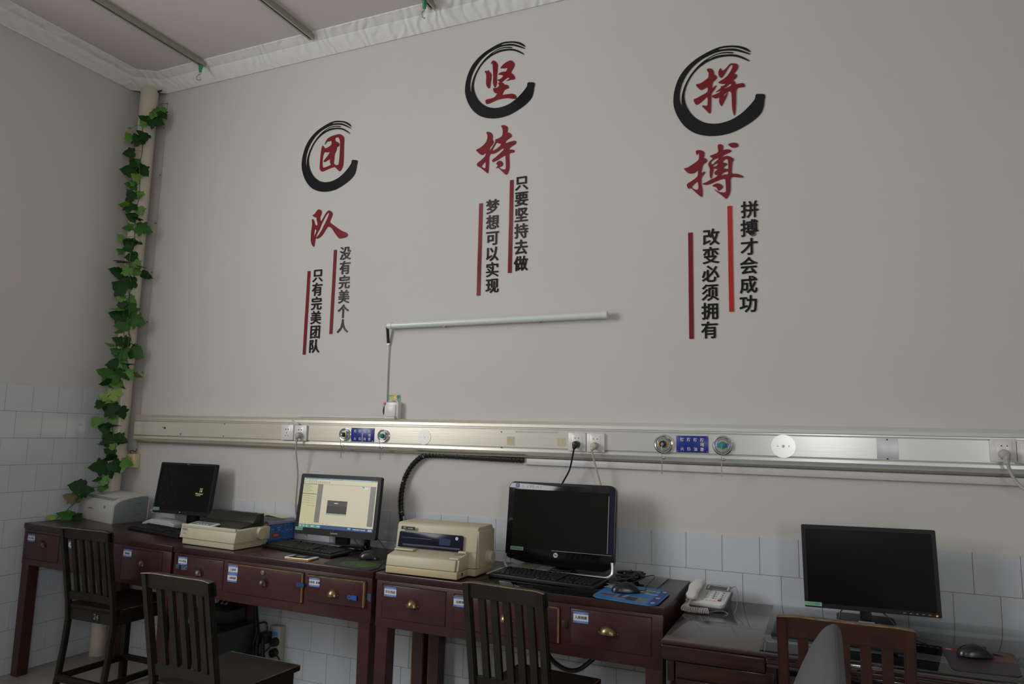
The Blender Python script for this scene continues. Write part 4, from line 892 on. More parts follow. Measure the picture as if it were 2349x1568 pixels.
# ================================================================== CHAIRS
def chair(label, x0, ytop, w, wood, seatm, rz=0., hT=.870, zs=.492, topr=.055, slatw=.025, grp='dark slatted wooden chairs at the desks', depth=.36, worn=False):
    """x0: left outer post; ytop: y of the top of the back; faces +y"""
    M = LM(x0, ytop, 0, rz); ys = .075      # seat-level post is ys further in
    t = thing('slatted_chair', label, 'chair', (x0+w/2*math.cos(rz), ytop+.22, 0), 0, grp)
    PW, PD = .029, .024
    def yb(z): return ys*(1-max(0, z-.45)/(hT-.45)) if z > .45 else ys-.05*max(0, (.45-z)/.45)**1.5
    def post(xl):
        bm = nbm(); zz = [0, .15, .3, .42, .5, .6, .7, .8, hT-.006]; b = bmesh.new(); R = []
        for z in zz: R.append([b.verts.new((xl+dx, yb(z)+dy, z)) for dx, dy in ((0, 0), (PW, 0), (PW, PD), (0, PD))])
        for p, q in zip(R, R[1:]):
            for i in range(4): b.faces.new((p[i], p[(i+1) % 4], q[(i+1) % 4], q[i]))
        b.faces.new(R[0][::-1]); b.faces.new(R[-1]); bmesh.ops.recalc_face_normals(b, faces=b.faces[:])
        bmesh.ops.bevel(b, geom=[e for e in b.edges if abs((e.verts[0].co-e.verts[1].co).normalized().z) > .8], offset=.004, segments=2, affect='EDGES'); put(bm, b, M=M)
        obj('back_post', bm, wood, t)
    post(0); post(w-PW)
    def rail(name, z0, z1, thick, y_off, round_=0):
        bm = nbm(); n = 9; b = bmesh.new(); R = []
        for i in range(n):
            f = i/(n-1); x = (PW-.004)+(w-2*PW+.008)*f if not round_ else w*f; bow = .014*math.sin(PI*f); zt = z1-(0 if 0 < i < n-1 or not round_ else .006)+(.0 if not round_ else -.004*math.sin(PI*f))
            R.append([b.verts.new((x, yb(z)+y_off+bow+dy, z)) for z, dy in ((z0, 0), (zt, 0), (zt, thick), (z0, thick))])
        for p, q in zip(R, R[1:]):
            for i in range(4): b.faces.new((p[i], p[(i+1) % 4], q[(i+1) % 4], q[i]))
        b.faces.new(R[0][::-1]); b.faces.new(R[-1]); bmesh.ops.recalc_face_normals(b, faces=b.faces[:])
        if round_: bmesh.ops.bevel(b, geom=[e for e in b.edges], offset=.003, segments=2, affect='EDGES')
        for fc in b.faces: fc.material_index = 0
        put(bm, b, M=M)
        if round_ and worn:
            bm.normal_update()
            for fc in bm.faces:
                if fc.normal.z > .8: fc.material_index = 1
        if round_:
            P = [((w*f), yb(z1)+y_off+.014*math.sin(PI*f)+.0015, z1-.004*math.sin(PI*f)-(.006 if f in (0, 1) else .001)) for f in np.linspace(.0, 1, 9)]
            tube(bm, P, .0022, 5, 1, M)
        obj(name, bm, [wood, wornedge], t)
    rail('top_rail', hT-topr, hT, .030, .002, 1); rail('lower_rail', zs+.022, zs+.060, .022, .007)
    gap = (w-2*PW-5*slatw)/6
    for i in range(5):
        xs = PW+gap*(i+1)+slatw*i; bow = .014*math.sin(PI*(xs+slatw/2)/w); bm = nbm(); b = bmesh.new(); R = []
        for z in (zs+.056, .65, hT-topr+.004): R.append([b.verts.new((xs+dx, yb(z)+.008+bow+dy, z)) for dx, dy in ((0, 0), (slatw, 0), (slatw, .014), (0, .014))])
        for p, q in zip(R, R[1:]):
            for j in range(4): b.faces.new((p[j], p[(j+1) % 4], q[(j+1) % 4], q[j]))
        b.faces.new(R[0][::-1]); b.faces.new(R[-1]); bmesh.ops.recalc_face_normals(b, faces=b.faces[:]); put(bm, b, M=M); obj('slat', bm, wood, t)
    y0 = ys; y1 = ys+depth+.02
    bm = nbm(); prism(bm, [(PW+.002, y0), (w-PW-.002, y0), (w-PW-.002, y0+PD+.004), (w+.012, y0+PD+.004), (w+.016, y1), (-.016, y1), (-.012, y0+PD+.004), (PW+.002, y0+PD+.004)], 'z', zs-.022, zs, M=M, bev=.005); obj('seat', bm, seatm, t)
    bm = nbm(); tube(bm, [(w+.0115, y0+PD+.01, zs-.001), (w+.0145, y1-.006, zs-.001)], .0018, 5, 0, M, smooth=False); tube(bm, [(-.012, y1-.001, zs-.002), (w+.012, y1-.001, zs-.002)], .0018, 5, 0, M, smooth=False); obj('seat_edge_wear', bm, wornedge, t)
    bm = nbm(); z0, z1 = zs-.075, zs-.023
    bx(bm, PW, w-PW, y0+.008, y0+.028, z0, z1, M=M); bx(bm, .004, .024, y0+PD, y1-.04, z0, z1, M=M); bx(bm, w-.024, w-.004, y0+PD, y1-.04, z0, z1, M=M); bx(bm, .03, w-.03, y1-.04, y1-.02, z0, z1, M=M); obj('seat_frame', bm, wood, t)
    for xl in (0, w-.032):
        bm = nbm(); bx(bm, xl, xl+.032, y1-.048, y1-.016, 0, zs-.022, .004, M=M); obj('front_leg', bm, wood, t)
    zz = .135
    for b_ in ((PW-.002, w-PW+.002, ys-.045, ys-.020, zz, zz+.030), (PW, w-PW, y1-.042, y1-.022, zz, zz+.028)):
        bm = nbm(); bx(bm, *b_, .003, M=M); obj('stretcher', bm, wood, t)
    for xl in (.006, w-.026):
        bm = nbm(); bx(bm, xl, xl+.020, ys-.01, y1-.045, zz-.004, zz+.024, .003, M=M); obj('stretcher', bm, wood, t)
    return t
c1 = chair('dark slatted chair furthest left, between the white printer and the camera', .683, -.800, .352, darkwood, seatwood)
q = hy(*zA(520, 1105), -.724); bm = nbm(); text(bm, '24', .905, -.7225, .448, .026, rot=.05); obj('painted_number', bm, mat('chalk grey', (.16, .17, .17), .8), c1)
chair('dark slatted chair with worn pale top edge and open seat, second from the left', 1.995, -1.405, .330, darkwood, seatwood, -.03)
chair('dark slatted chair in front of the glossy black computer', 3.050, -1.008, .312, darkwood, seatwood, -.10, hT=.873)
chair('red brown slatted chair with worn ochre top edge, at the glossy brown desk', 4.057, -1.000, .350, brownwood, brownwood, .0, topr=.062, slatw=.028, grp=None, zs=.47, hT=.876, worn=True)

# office chair, seen edge on in the foreground
oc = thing('office_chair', 'grey fabric office chair seen edge on at the lower right edge, nearest the camera', 'chair', (3.98, -1.95, 0))
b = nbm(); prof = [(4.205, 1.000), (4.190, .990), (4.165, .945), (4.140, .880), (4.110, .80), (4.090, .72), (4.085, .64), (4.10, .56), (4.125, .52), (4.16, .53), (4.190, .60), (4.205, .70), (4.215, .82), (4.222, .92), (4.222, .985), (4.214, 1.000)]
prof = [(4.224-(4.224-x)*1.10, z+.028) for x, z in prof]
prof = chaikin(prof, 2, .25); prism(b, prof, 'y', -2.16, -1.72, bev=.004); obj('backrest', b, fabric, oc, ang=1.3)
b = nbm(); bx(b, 3.72, 4.16, -2.17, -1.71, .43, .51, .03, seg=4); obj('seat', b, fabric, oc)
b = nbm(); tube(b, [(4.205, -1.94, .66), (4.235, -1.94, .55), (4.20, -1.94, .42), (4.0, -1.94, .40)], .02, 8); obj('back_support', b, black, oc)
b = nbm(); cyl(b, (3.94, -1.94, .12), (3.94, -1.94, .43), .03, .025, 16); obj('gas_post', b, steel, oc)
for k in range(5):
    a = 2*PI*k/5+.3; b = nbm(); e = (3.94+.27*math.cos(a), -1.94+.27*math.sin(a)); tube(b, [(3.94, -1.94, .12), (*e, .075)], [.03]*1, 8, smooth=False); ball(b, (*e, .03), .03, s=(1, 1, 1)); cyl(b, (*e, .03), (*e, .08), .01); obj('castor_leg', b, black, oc)

# ================================================================== EQUIPMENT ON THE DESKS
def green_label(bm, x, z, y, w, h, mi0, M=None, s='人离关电脑', flat=False):
    if flat: bx(bm, x-w/2, x+w/2, y-h/2, y+h/2, z, z+.0006, mi=mi0, M=M); text(bm, s, x, y, z+.0009, h*.62, mi0+1, M, flat=True)
    else: bx(bm, x-w/2, x+w/2, y-.0006, y, z-h/2, z+h/2, mi=mi0, M=M); text(bm, s, x, y-.0009, z, h*.66, mi0+1, M, bold=.02)
def keyboard(label, x, y, z, rz, w=.445, d=.150, extra=None, num=True, roll=.0108, rx=.055):
    """x,y: near left corner"""
    M = LM(x, y, z+.0015, rz) @ Matrix.Rotation(roll, 4, 'Y') @ Matrix.Rotation(rx, 4, 'X')
    t = thing('keyboard', label, 'keyboard', (x+w/2*math.cos(rz), y+w/2*math.sin(rz)+d/2, z), 0, 'black keyboards on the desks')
    bm = nbm(); prism(bm, [(0, 0), (w, 0), (w, .010), (w-.006, .014), (.006, .014), (0, .010)], 'y', 0, d, M=M, bev=.0015)
    for fx in (.04, w-.06): bx(bm, fx, fx+.02, d-.02, d-.008, -(d-.02)*math.sin(rx)-.0005, .001, M=M)
    obj('base', bm, black, t)
    bm = nbm(); u = (w-.030)/22.5; kd = (d-.028)/6.4
    def key(cx, cy, kw): bx(bm, cx+.0012, cx+kw*u-.0012, cy+.001, cy+kd-.0015, .013, .0195, .0018, M=M, seg=1)
    rows = [[(0, 1.5), (1.5, 1.25), (2.75, 1.25), (4, 6), (10, 1.25), (11.25, 1.25), (12.5, 1), (13.5, 1.5)]]
    rows += [[(0, 2.25)]+[(2.25+i, 1) for i in range(10)]+[(12.25, 2.75)], [(0, 1.75)]+[(1.75+i, 1) for i in range(11)]+[(12.75, 2.25)], [(0, 1.5)]+[(1.5+i, 1) for i in range(12)]+[(13.5, 1.5)], [(i, 1) for i in range(13)]+[(13, 2)], [(0, 1)]+[(2+i+(i//4)*.5, 1) for i in range(12)]]
    for r, R in enumerate(rows):
        cy = .012+r*kd+(.006 if r == 5 else 0)
        for kx, kw in R: key(.015+kx*u, cy, kw)
        if r < 5 and r != 2:
            for i in range(3):
                if r == 1 and i != 1: continue
                key(.015+(15.4+i)*u, cy, 1)
        if r < 5 and num:
            for i in range(4): key(.015+(18.6+i*.97)*u, cy, .97)
    obj('keys', bm, keym, t, kind='stuff')
    if extra == 'hp':
        bm = nbm(); cyl(bm, (w*.46, .006, .0135), (w*.46, .006, .0148), .006, n=16, M=M); obj('badge', bm, steel, t)
    return t
def mouse(label, x, y, z, rz, cordpts=None, L=.108, grp='black mice on the desks'):
    M = LM(x, y, z, rz)
    t = thing('computer_mouse', label, 'mouse', (x, y, z), 0, grp)
    b = bmesh.new(); bmesh.ops.create_uvsphere(b, u_segments=28, v_segments=16, radius=1)
    for v in b.verts:
        X_, Y_, Z_ = v.co; wz = .030*(1-.16*math.cos(Y_*2.2)); hz_ = .036*(1-.32*max(0, Y_)**1.5) if Z_ > 0 else .004
        v.co = Vector((X_*wz, Y_*L/2, .0045+Z_*hz_))
    bm = nbm(); put(bm, b, M=M); obj('shell', bm, mat('mouse black', (.012, .012, .013), .25), t)
    bm = nbm(); cyl(bm, (-.0035, L*.25, .0285), (.0035, L*.25, .0285), .0065, n=16, M=M); obj('scroll_wheel', bm, rubber, t)
    if cordpts:
        bm = nbm(); s = M @ Vector((0, L/2-.004, .010)); s1 = M @ Vector((0, L/2+.02, .010)); tube(bm, [s, s1]+[Vector(p) for p in cordpts], .0018, 6); obj('cord', bm, rubber, t)
    return t
def pad(name, label, P, z, mats, geo=None, th=.0032):
    b = nbm(); c = Vector((sum(p[0] for p in P)/len(P), sum(p[1] for p in P)/len(P), z))
    R = chaikin(P, 2, .08); prism(b, R, 'z', 0, th)
    for v in b.verts: v.co.z += (z(v.co.x) if callable(z) else z)
    if geo: geo(b)
    return b

# ---- small white laser printer
def laser():
    rz = -.155; x0, y0, z0 = .040, -.238, h1(.2)-.002
    FR = hz(253.5, 1201, h1(.4)+.001); W_, D_ = .385, .225
    M0 = LM(FR.x, FR.y, h1(FR.x)+.0015, rz) @ Matrix.Translation((-W_, 0, 0)) @ Matrix.Rotation(.0336, 4, 'Y') @ Matrix.Translation((0, 0, -.0004)) @ Matrix.Scale(1.035, 4, (0, 0, 1))
    t = thing('laser_printer', 'small light grey laser printer with blue grey side, leftmost on the desks', 'printer', tuple(M0 @ Vector((W_/2, D_/2, 0))))
    prof = [(0.004, 0), (D_-.006, 0), (D_, .02), (D_, .150), (D_-.012, .162), (D_-.05, .163), (.10, .154), (.045, .142), (.018, .132), (.004, .118), (0, .10), (0, .006)]
    b = nbm(); prism(b, [(u, v) for u, v in prof], 'x', .105, W_-.012, M=M0, bev=.003); prism(b, [(min(u, .125), v) for u, v in prof[:1]]+[(.125, 0), (.125, .158)]+[(u, v) for u, v in prof if u < .12][1:], 'x', .006, .106, M=M0, bev=.0); obj('body', b, greyp, t)
    b = nbm(); prism(b, [(u, v) for u, v in prof], 'x', W_-.012, W_, M=M0, bev=.003); obj('side_rim', b, mat('pale rim', (.60, .59, .56), .35), t)
    ins = [(.012, .010), (D_-.014, .010), (D_-.009, .02), (D_-.009, .146), (D_-.02, .153), (D_-.05, .154), (.10, .145), (.048, .133), (.024, .122), (.012, .105)]
    b = nbm(); prism(b, ins, 'x', W_-.004, W_+.0012, M=M0, bev=.001); obj('side_panel', b, sidep, t)
    b = nbm(); text(b, 'IIII IIII', 0, 0, 0, .006, 0)
    b.free()
    b = nbm()
    for zz in (.112, .052):
        for k in range(6): bx(b, W_+.001, W_+.002, D_*.62+k*.006, D_*.62+k*.006+.004, zz, zz+.006, M=M0)
    obj('side_vents', b, mat('vent grey', (.11, .13, .135), .6), t)
    b = nbm(); bx(b, .010, W_-.014, -.0022, .004, .006, .112, .002, M=M0); obj('front_door', b, mat('printer front', (.55, .535, .50), .42), t)
    b = nbm(); text(b, 'SAMSUNG', W_*.40, -.0028, .078, .0085, 0, M0, bold=.02); obj('lettering', b, mat('grey lettering', (.12, .12, .12), .5), t)
    b = nbm(); bx(b, W_*.77, W_*.82, -.0030, -.002, .088, .104, .0003, M=M0); obj('blue_sticker', b, mat('light blue sticker', (.10, .38, .70), .5), t)
    b = nbm(); Mt = M0 @ Matrix.Translation((0, .018, .134)) @ Matrix.Rotation(.20, 4, 'X'); bx(b, W_*.16, W_*.90, .004, .030, 0, .0055, .002, M=Mt); obj('top_recess', b, mat('recess grey', (.26, .29, .28), .5), t)
    b = nbm(); Mt = M0 @ Matrix.Translation((0, .040, .1435)) @ Matrix.Rotation(.13, 4, 'X'); bx(b, W_*.20, W_*.86, 0, .145, 0, .006, .002, M=Mt); obj('output_flap', b, mat('flap', (.56, .56, .52), .4), t)
    b = nbm(); p = M0 @ Vector((W_*.9, D_, .06)); tube(b, [tuple(p), (p.x+.05, p.y+.01, p.z+.01), (p.x+.09, p.y-.02, p.z+.002)], .006, 8); obj('usb_plug', b, greyp, t)
laser()

# ---- old monitor, black screen with bouncing logo
def monitor(label, M, w, h, th, bez, chin, screen, brand=None, brand_top=False, rr=.008, group='black monitors on the desks', casem=black, stick=None, stick_s='人离关电脑', stk=(.050, .018), dpt=.045):
    o = M @ Vector((0, 0, 0))
    t = thing('monitor', label, 'monitor', tuple(o))
    b = nbm(); frame(b, w, h, rr, w-2*bez, h-bez-chin, .003, 0, th, M=M, c0=(0, h/2), c1=(0, chin+(h-bez-chin)/2)); prism(b, rrect(w-.004, h-.004, rr, 5, 0, h/2), 'y', .006, th, M=M)
    prism(b, rrect(w*.86, h*.80, .03, 5, 0, h/2), 'y', th-.002, dpt, M=M); obj('casing', b, casem, t)
    b = nbm(); bx(b, -w/2+bez-.001, w/2-bez+.001, .0022, .007, chin-.001, h-bez+.001, M=M); obj('screen', b, screen, t)
    if stick:
        b = nbm(); green_label(b, stick[0], stick[1], -.0003, stk[0], stk[1], 0, M, stick_s); obj('green_sticker', b, [greenst, greend], t)
    return t
rx1 = -.135
M1 = LM(.772, -.150, .879, 0.0, rx1)
m1 = monitor('black square monitor with a small floating logo, left of the ribbon printer', M1, .438, .292, .022, .012, .020, scr_off, stick=(-.192, .022))
b = nbm(); text(b, 'lenovo', 0, -.0006, .2865, .006, 0, M1); obj('lettering', b, steel, m1)
b = nbm()
for dx, dz, mi, col in ((-.0075, .0085, 0, 0), (.004, .0085, 1, 0), (-.0085, -.004, 2, 0), (.003, -.004, 3, 0)):
    prism(b, [(.128+dx, .135+dz), (.128+dx+.009, .137+dz), (.128+dx+.011, .146+dz), (.128+dx+.002, .145+dz)], 'y', .0012, .0018, mi=mi, M=M1)
text(b, 'Windows', .120, .0014, .122, .0105, 4, M1, bold=.02); text(b, 'xp', .146, .0014, .124, .006, 0, M1); text(b, 'Professional', .116, .0014, .112, .0055, 4, M1)
obj('screen_logo', b, [glow('g orange', 'b0562c', .9), glow('g green', '6f8c35', .9), glow('g blue', '4f6ea8', .9), glow('g yellow', 'b59a3c', .9), glow('g pale', 'b39a6a', .9)], m1)
b = nbm()
for k in range(70):
    r_ = random.Random(k*7+1); x = -.19+abs(r_.gauss(0, .075)); z = .05+r_.random()*.20; bx(b, x, x+.0006+.001*r_.random(), .0018, .0022, z, z+.002+.012*r_.random(), M=M1)
obj('dust', b, mat('dust', (.05, .05, .05), .9), m1, kind='stuff')
b = nbm(); bx(b, -.0015, .0015, -.001, 0, .010, .013, M=M1); obj('power_light', b, glow('g led', 'e0e0e0', 1), m1)
b = nbm(); bx(b, .745, .825, -.075, -.045, h1(.77)+.01, .93, .006); bx(b, .80, .92, -.10, -.03, h1(.80)+.0005, h1(.80)+.022, .005); bx(b, .745, .92, -.075, -.03, h1(.80)+.008, h1(.80)+.022, .005); obj('stand', b, black, m1)
# white base block under the screen
q = hz(334, 1187, h1(.55)+.006); q2 = hz(418, 1197, h1(.7)+.004); b = nbm(); w_ = .250
xa, xb = -.01, w_
prism(b, [(xa+.03, 0), (xb, 0), (xb, .026), (xb-.05, .040), (xa+.07, .040), (xa, .014), (xa, 0)], 'y', 0, .09, bev=.002, M=LM(.520, -.175, 0, -.02))
for v in b.verts: v.co.z += h1(v.co.x)+.0005
tagged('white_block', b, mat('pale grey block', (.50, .51, .53), .5), 'pale grey plastic block in front of the square monitor with the floating logo', 'box', (.62, -.13, h1(.62)))
keyboard('black keyboard between the small white printer and the ribbon printer', .600, -.345, h1(.6), -.10, .44, .135, roll=.0336)

# ---- ribbon printer
def ribbon():
    A = hz(411, 1247, h1(1.1)-.001); x0, y0 = 1.156, -.488; W_, D_ = .386, .235; z = h2(1.16)+.0012
    M = LM(x0, y0, z, -.045) @ Matrix.Rotation(.0108, 4, 'Y') @ Matrix.Scale(1.08, 4, (0, 0, 1))
    t = thing('ribbon_printer', 'cream ribbon printer with smoked black cover, left of the blue carton', 'printer', tuple(M @ Vector((W_/2, D_/2, 0))))
    b = nbm(); bx(b, .012, W_-.012, .010, D_-.010, .001, .034, .004, M=M); obj('base', b, beigep, t)
    b = nbm(); prism(b, [(0, .030), (D_, .030), (D_, .088), (D_*.6, .090), (.03, .086), (.010, .084)], 'x', 0, W_, M=M, bev=.004); obj('body', b, beigep, t)
    b = nbm(); bx(b, .004, W_-.004, .006, .018, .078, .094, .003, M=M); obj('front_ledge', b, beigep, t)
    b = nbm(); Mp = M @ Matrix.Translation((.052, .006, .0895)) @ Matrix.Rotation(.14, 4, 'X'); bx(b, 0, .165, 0, .056, 0, .006, .001, M=Mp); obj('control_rim', b, white, t)
    b = nbm(); bx(b, .010, .150, .004, .048, .0055, .0068, M=Mp)
    for k in range(4): bx(b, .050+k*.022, .062+k*.022, .010, .016, .0067, .008, mi=1, M=Mp)
    obj('control_panel', b, [sidep, white], t)
    b = nbm(); prism(b, [(.060, .091), (.155, .112), (.150, .086), (.060, .086)], 'x', .016, W_-.030, M=M, bev=.0015); obj('front_cover', b, smoke, t)
    b = nbm(); prism(b, [(.140, .106), (.175, .146), (.214, .148), (.218, .090), (.150, .088)], 'x', .018, W_-.028, M=M, bev=.003); obj('smoked_cover', b, smoke, t)
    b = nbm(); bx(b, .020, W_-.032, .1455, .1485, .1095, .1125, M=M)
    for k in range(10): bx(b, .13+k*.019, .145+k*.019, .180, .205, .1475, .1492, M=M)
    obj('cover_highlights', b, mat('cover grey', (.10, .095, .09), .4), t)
    b = nbm(); cyl(b, (W_, D_*.68, .062), (W_+.020, D_*.68, .062), .029, .026, n=28, M=M); obj('platen_knob', b, beigep, t)
    b = nbm(); text(b, 'EPSON', .035, -.0007, .071, .0075, 0, M, bold=.03); text(b, 'LQ-300K', .035, -.0007, .052, .005, 1, M); obj('lettering', b, [mat('blue letters', (.05, .10, .35), .5), mat('grey lettering', (.12, .12, .12), .5)], t)
ribbon()

# ---- carton of form paper with the loose yellow form
def carton():
    A = hz(619, 1241, h2(1.5)); B = hz(697, 1230, h2(1.5))
    x0, y0 = 1.480, -.205; rz = 1.45; z = h2(1.38)+.001; M = LM(x0, y0, z, rz) @ Matrix.Diagonal((.68, .8, 1, 1))
    L, D_, Hh = .27, .15, .088
    t = thing('paper_carton', 'blue and white carton of continuous forms left of the lit monitor', 'box', (x0-.05, y0+.1, z))
    b = nbm(); bx(b, 0, L, 0, .0015, 0, Hh, M=M, mi=1); bx(b, 0, L, .0015, D_, 0, Hh*.985, .001, M=M, mi=0); obj('carton', b, [paperw, boxblue], t)
    b = nbm(); y = -.0006
    for (a0, a1, c0, c1) in ((.03, .245, .012, .0128), (.03, .245, .078, .0788), (.03, .0308, .012, .078), (.2442, .245, .012, .078), (.03, .17, .046, .0466), (.17, .1706, .012, .078), (.215, .2156, .020, .078)): bx(b, a0, a1, y, 0, c0, c1, M=M, mi=0)
    bx(b, .035, .115, y-.0004, 0, .019, .040, M=M, mi=1); text(b, '二联打印', .075, y-.0008, .0295, .013, 0, M)
    text(b, '名称', .045, y-.0004, .062, .009, 0, M); text(b, '电脑打印纸', .105, y-.0004, .068, .007, 0, M); text(b, '无碳复写', .105, y-.0004, .056, .007, 0, M); text(b, '规 格', .193, y-.0004, .050, .008, 0, M); text(b, '打印纸', .232, y-.0004, .050, .007, 0, M)
    bx(b, .155, .165, y-.0004, 0, .066, .073, M=M, mi=1); bx(b, .198, .206, y-.0004, 0, .024, .031, M=M, mi=1); obj('print', b, [mat('pale print', (.45, .52, .62), .6), red], t)
    # form: grey underside sheet over the carton and a yellow arch towards the printer
    def sheet(name, label, C, wd, m, th=.0012):
        b = nbm(); tb = bmesh.new(); rows = []
        for (x, y_, z_) in catmull(C, 6):
            rows.append([tb.verts.new((x+wd[0]*s, y_+wd[1]*s, z_+wd[2]*s*(s > 0))) for s in (0, .33, .66, 1)])
        for p, q in zip(rows, rows[1:]):
            for i in range(3): tb.faces.new((p[i], p[i+1], q[i+1], q[i]))
        bmesh.ops.recalc_face_normals(tb, faces=tb.faces[:]); bmesh.ops.solidify(tb, geom=tb.faces[:], thickness=th); put(b, tb)
        return b
    zt = z+Hh
    b = nbm(); tb = bmesh.new(); rows = []
    for y_, t_ in ((-.212, .893), (-.195, .898), (-.16, .893), (-.11, .889), (-.06, .892), (-.025, .895)): rows.append([tb.verts.new((x_+(y_+.2)*.12, y_, z_)) for x_, z_ in ((1.476, .868), (1.490, .8725), (1.488, .882), (1.470, t_))])
    for p, q in zip(rows, rows[1:]):
        for i in range(3): tb.faces.new((p[i], p[i+1], q[i+1], q[i]))
    bmesh.ops.recalc_face_normals(tb, faces=tb.faces[:]); bmesh.ops.solidify(tb, geom=tb.faces[:], thickness=.001); put(b, tb)
    tagged('form_sheet', b, greyp2, 'grey violet underside of the form sheet lying over the blue carton', 'paper', (1.55, -.12, zt))
    zb_ = .783; prof = catmull([(0, -.244, zb_+.100), (0, -.247, zb_+.124), (0, -.236, zb_+.142), (0, -.210, zb_+.150), (0, -.160, zb_+.138), (0, -.100, zb_+.124), (0, -.030, zb_+.126)], 5)
    b = nbm(); tb = bmesh.new(); rows = [[tb.verts.new((x+(p.y+.2)*.10*(k == 3), p.y, p.z-.003*k)) for p in prof] for k, x in enumerate((1.195, 1.29, 1.38, 1.472))]
    for p, q in zip(rows, rows[1:]):
        for i in range(len(prof)-1): tb.faces.new((p[i], p[i+1], q[i+1], q[i]))
    bmesh.ops.recalc_face_normals(tb, faces=tb.faces[:]); bmesh.ops.solidify(tb, geom=tb.faces[:], thickness=.001); put(b, tb)
    o = tagged('continuous_form', b, yellowp, 'yellow punched continuous form arching from the ribbon printer to the carton', 'paper', (1.42, -.2, .9))
    b = nbm()
    for p in prof[::3][:6]: ball(b, (1.458, p.y-.001, p.z-.009), .0024, n=8)
    obj('sprocket_holes', b, black, o, kind='stuff')
carton()

# ---- lit monitor
rx2 = -.115
M2 = LM(1.903, -.205, .843, .0, rx2)
m2 = monitor('black monitor with a lit cream document on its screen', M2, .500, .306, .024, .020, .034, glow('screen cream', 'b9b598'), rr=.012, stick=(-.222, .026), stk=(.048, .016))
def screen2():
    w, z0, z1 = .460, .034, .286; X_ = lambda f: -w/2+f*w; Zf = lambda f: z1-f*(z1-z0)
    cols = {'sky': '7f9fa8', 'tool': 'b7b293', 'blue': '3c5a80', 'grey': '6c6b62', 'page': 'b9b29a', 'dark': '2c2a25', 'pale': '8b9a85', 'task': '24446f', 'teal': '467f86', 'ink': '77745f', 'white': 'c4c4bc', 'green': '3f9a62', 'red': '93442c', 'yel': 'b5a548', 'panel': 'b3af88'}
    keys = list(cols); mats = [glow('s '+k, v) for k, v in cols.items()]; b = nbm(); ix = keys.index
    def R(x0, x1, y0, y1, k, lay=0): bx(b, X_(x0), X_(x1), .0018-.0002*lay, .0022, Zf(y1), Zf(y0), mi=ix(k), M=M2)
    R(0, 1, 0, .028, 'sky', 1); R(.02, .36, .006, .018, 'blue', 2); R(.40, .54, .012, .024, 'ink', 2); R(.96, .995, .005, .024, 'red', 2); R(.91, .955, .005, .024, 'ink', 2)
    for k in range(4): R(.015+k*.045, .045+k*.045, .040, .050, 'ink', 2)
    for k in range(12): R(.015+k*.030, .028+k*.030, .066, .082, 'ink', 2); R(.012+k*.030, .032+k*.030, .090, .097, 'ink', 2)
    R(0, .200, .118, .885, 'panel', 1); R(0, .200, .118, .130, 'blue', 2); R(0, .200, .318, .332, 'blue', 2)
    for k in range(7): R(.01, .09+.05*((k*37) % 3)/2, .145+k*.022, .151+k*.022, 'ink', 2)
    for k in range(4): R(.01, .10, .360+k*.045, .367+k*.045, 'ink', 2); R(.085, .19, .372+k*.045, .376+k*.045, 'ink', 2)
    R(.085, .13, .560, .566, 'ink', 2); R(.145, .19, .560, .566, 'ink', 2)
    R(.205, .275, .120, .890, 'grey', 1); R(.915, .985, .120, .890, 'grey', 1); R(.275, .915, .118, .890, 'page', 1); R(.205, .985, .116, .121, 'ink', 3)
    R(.360, .630, .435, .690, 'dark', 2); R(.355, .632, .690, .722, 'pale', 2)
    for k in range(5): R(.362, .628, .458+k*.018, .4605+k*.018, 'ink', 3)
    R(.455, .505, .478, .492, 'white', 4); R(.80, .880, .118, .170, 'white', 2); R(.805, .835, .125, .160, 'green', 3); R(.845, .875, .130, .136, 'ink', 3)
    R(0, 1, .915, .925, 'tool', 1); 
    for k in range(8): R(.02+k*.05, .055+k*.05, .902, .908, 'ink', 2)
    R(0, 1, .930, 1, 'task', 1); R(0, .30, .930, 1, 'teal', 2)
    for k, c in enumerate(('yel', 'sky', 'yel', 'red')): R(.012+k*.046, .034+k*.046, .945, .985, c, 3)
    R(.165, .215, .958, .972, 'white', 3); R(.225, .245, .945, .985, 'green', 3); R(.255, .295, .958, .972, 'white', 3); R(.67, .71, .945, .975, 'sky', 3)
    for k in range(9): R(.745+k*.018, .755+k*.018, .958, .976, 'white' if k != 5 else 'yel', 3)
    R(.935, .985, .950, .960, 'white', 3); R(.935, .985, .970, .980, 'white', 3)
    obj('screen_contents', b, mats, m2)
screen2()
b = nbm(); text(b, 'Lenovo', 0, -.0007, .016, .0105, 0, M2, bold=.01); obj('lettering', b, mat('logo grey', (.45, .45, .43), .4), m2)
b = nbm(); bx(b, 1.885, 1.965, -.170, -.140, .80, .90, .008); obj('neck', b, black, m2)
b = nbm(); zz = h2(1.82)+.0005; prism(b, rrect(.235, .125, .06, 8, 1.945, -.118), 'z', zz, zz+.012, bev=.004); bx(b, 2.03, 2.05, -.12, -.09, zz, zz+.05, .003); obj('foot', b, blackg, m2)
b = nbm(); bx(b, 1.850, 1.915, -.172, -.146, zz+.012, zz+.0128); obj('foot_label', b, mat('grey blue label', (.40, .44, .50), .4), m2)
b = nbm(); tube(b, [(2.00, -.18, .85), (2.02, -.17, .82), (2.06, -.16, zz+.003), (2.10, -.19, zz+.002), (2.04, -.24, zz+.002)], .002, 6); tube(b, [(2.14, -.18, .86), (2.18, -.19, .83), (2.25, -.22, zz+.004), (2.30, -.26, zz+.003)], .002, 6); obj('monitor_cable', b, rubber, m2)
keyboard('black keyboard in front of the lit monitor, gold phone before it', 1.560, -.335, h2(1.56), -.150, .492, .165)
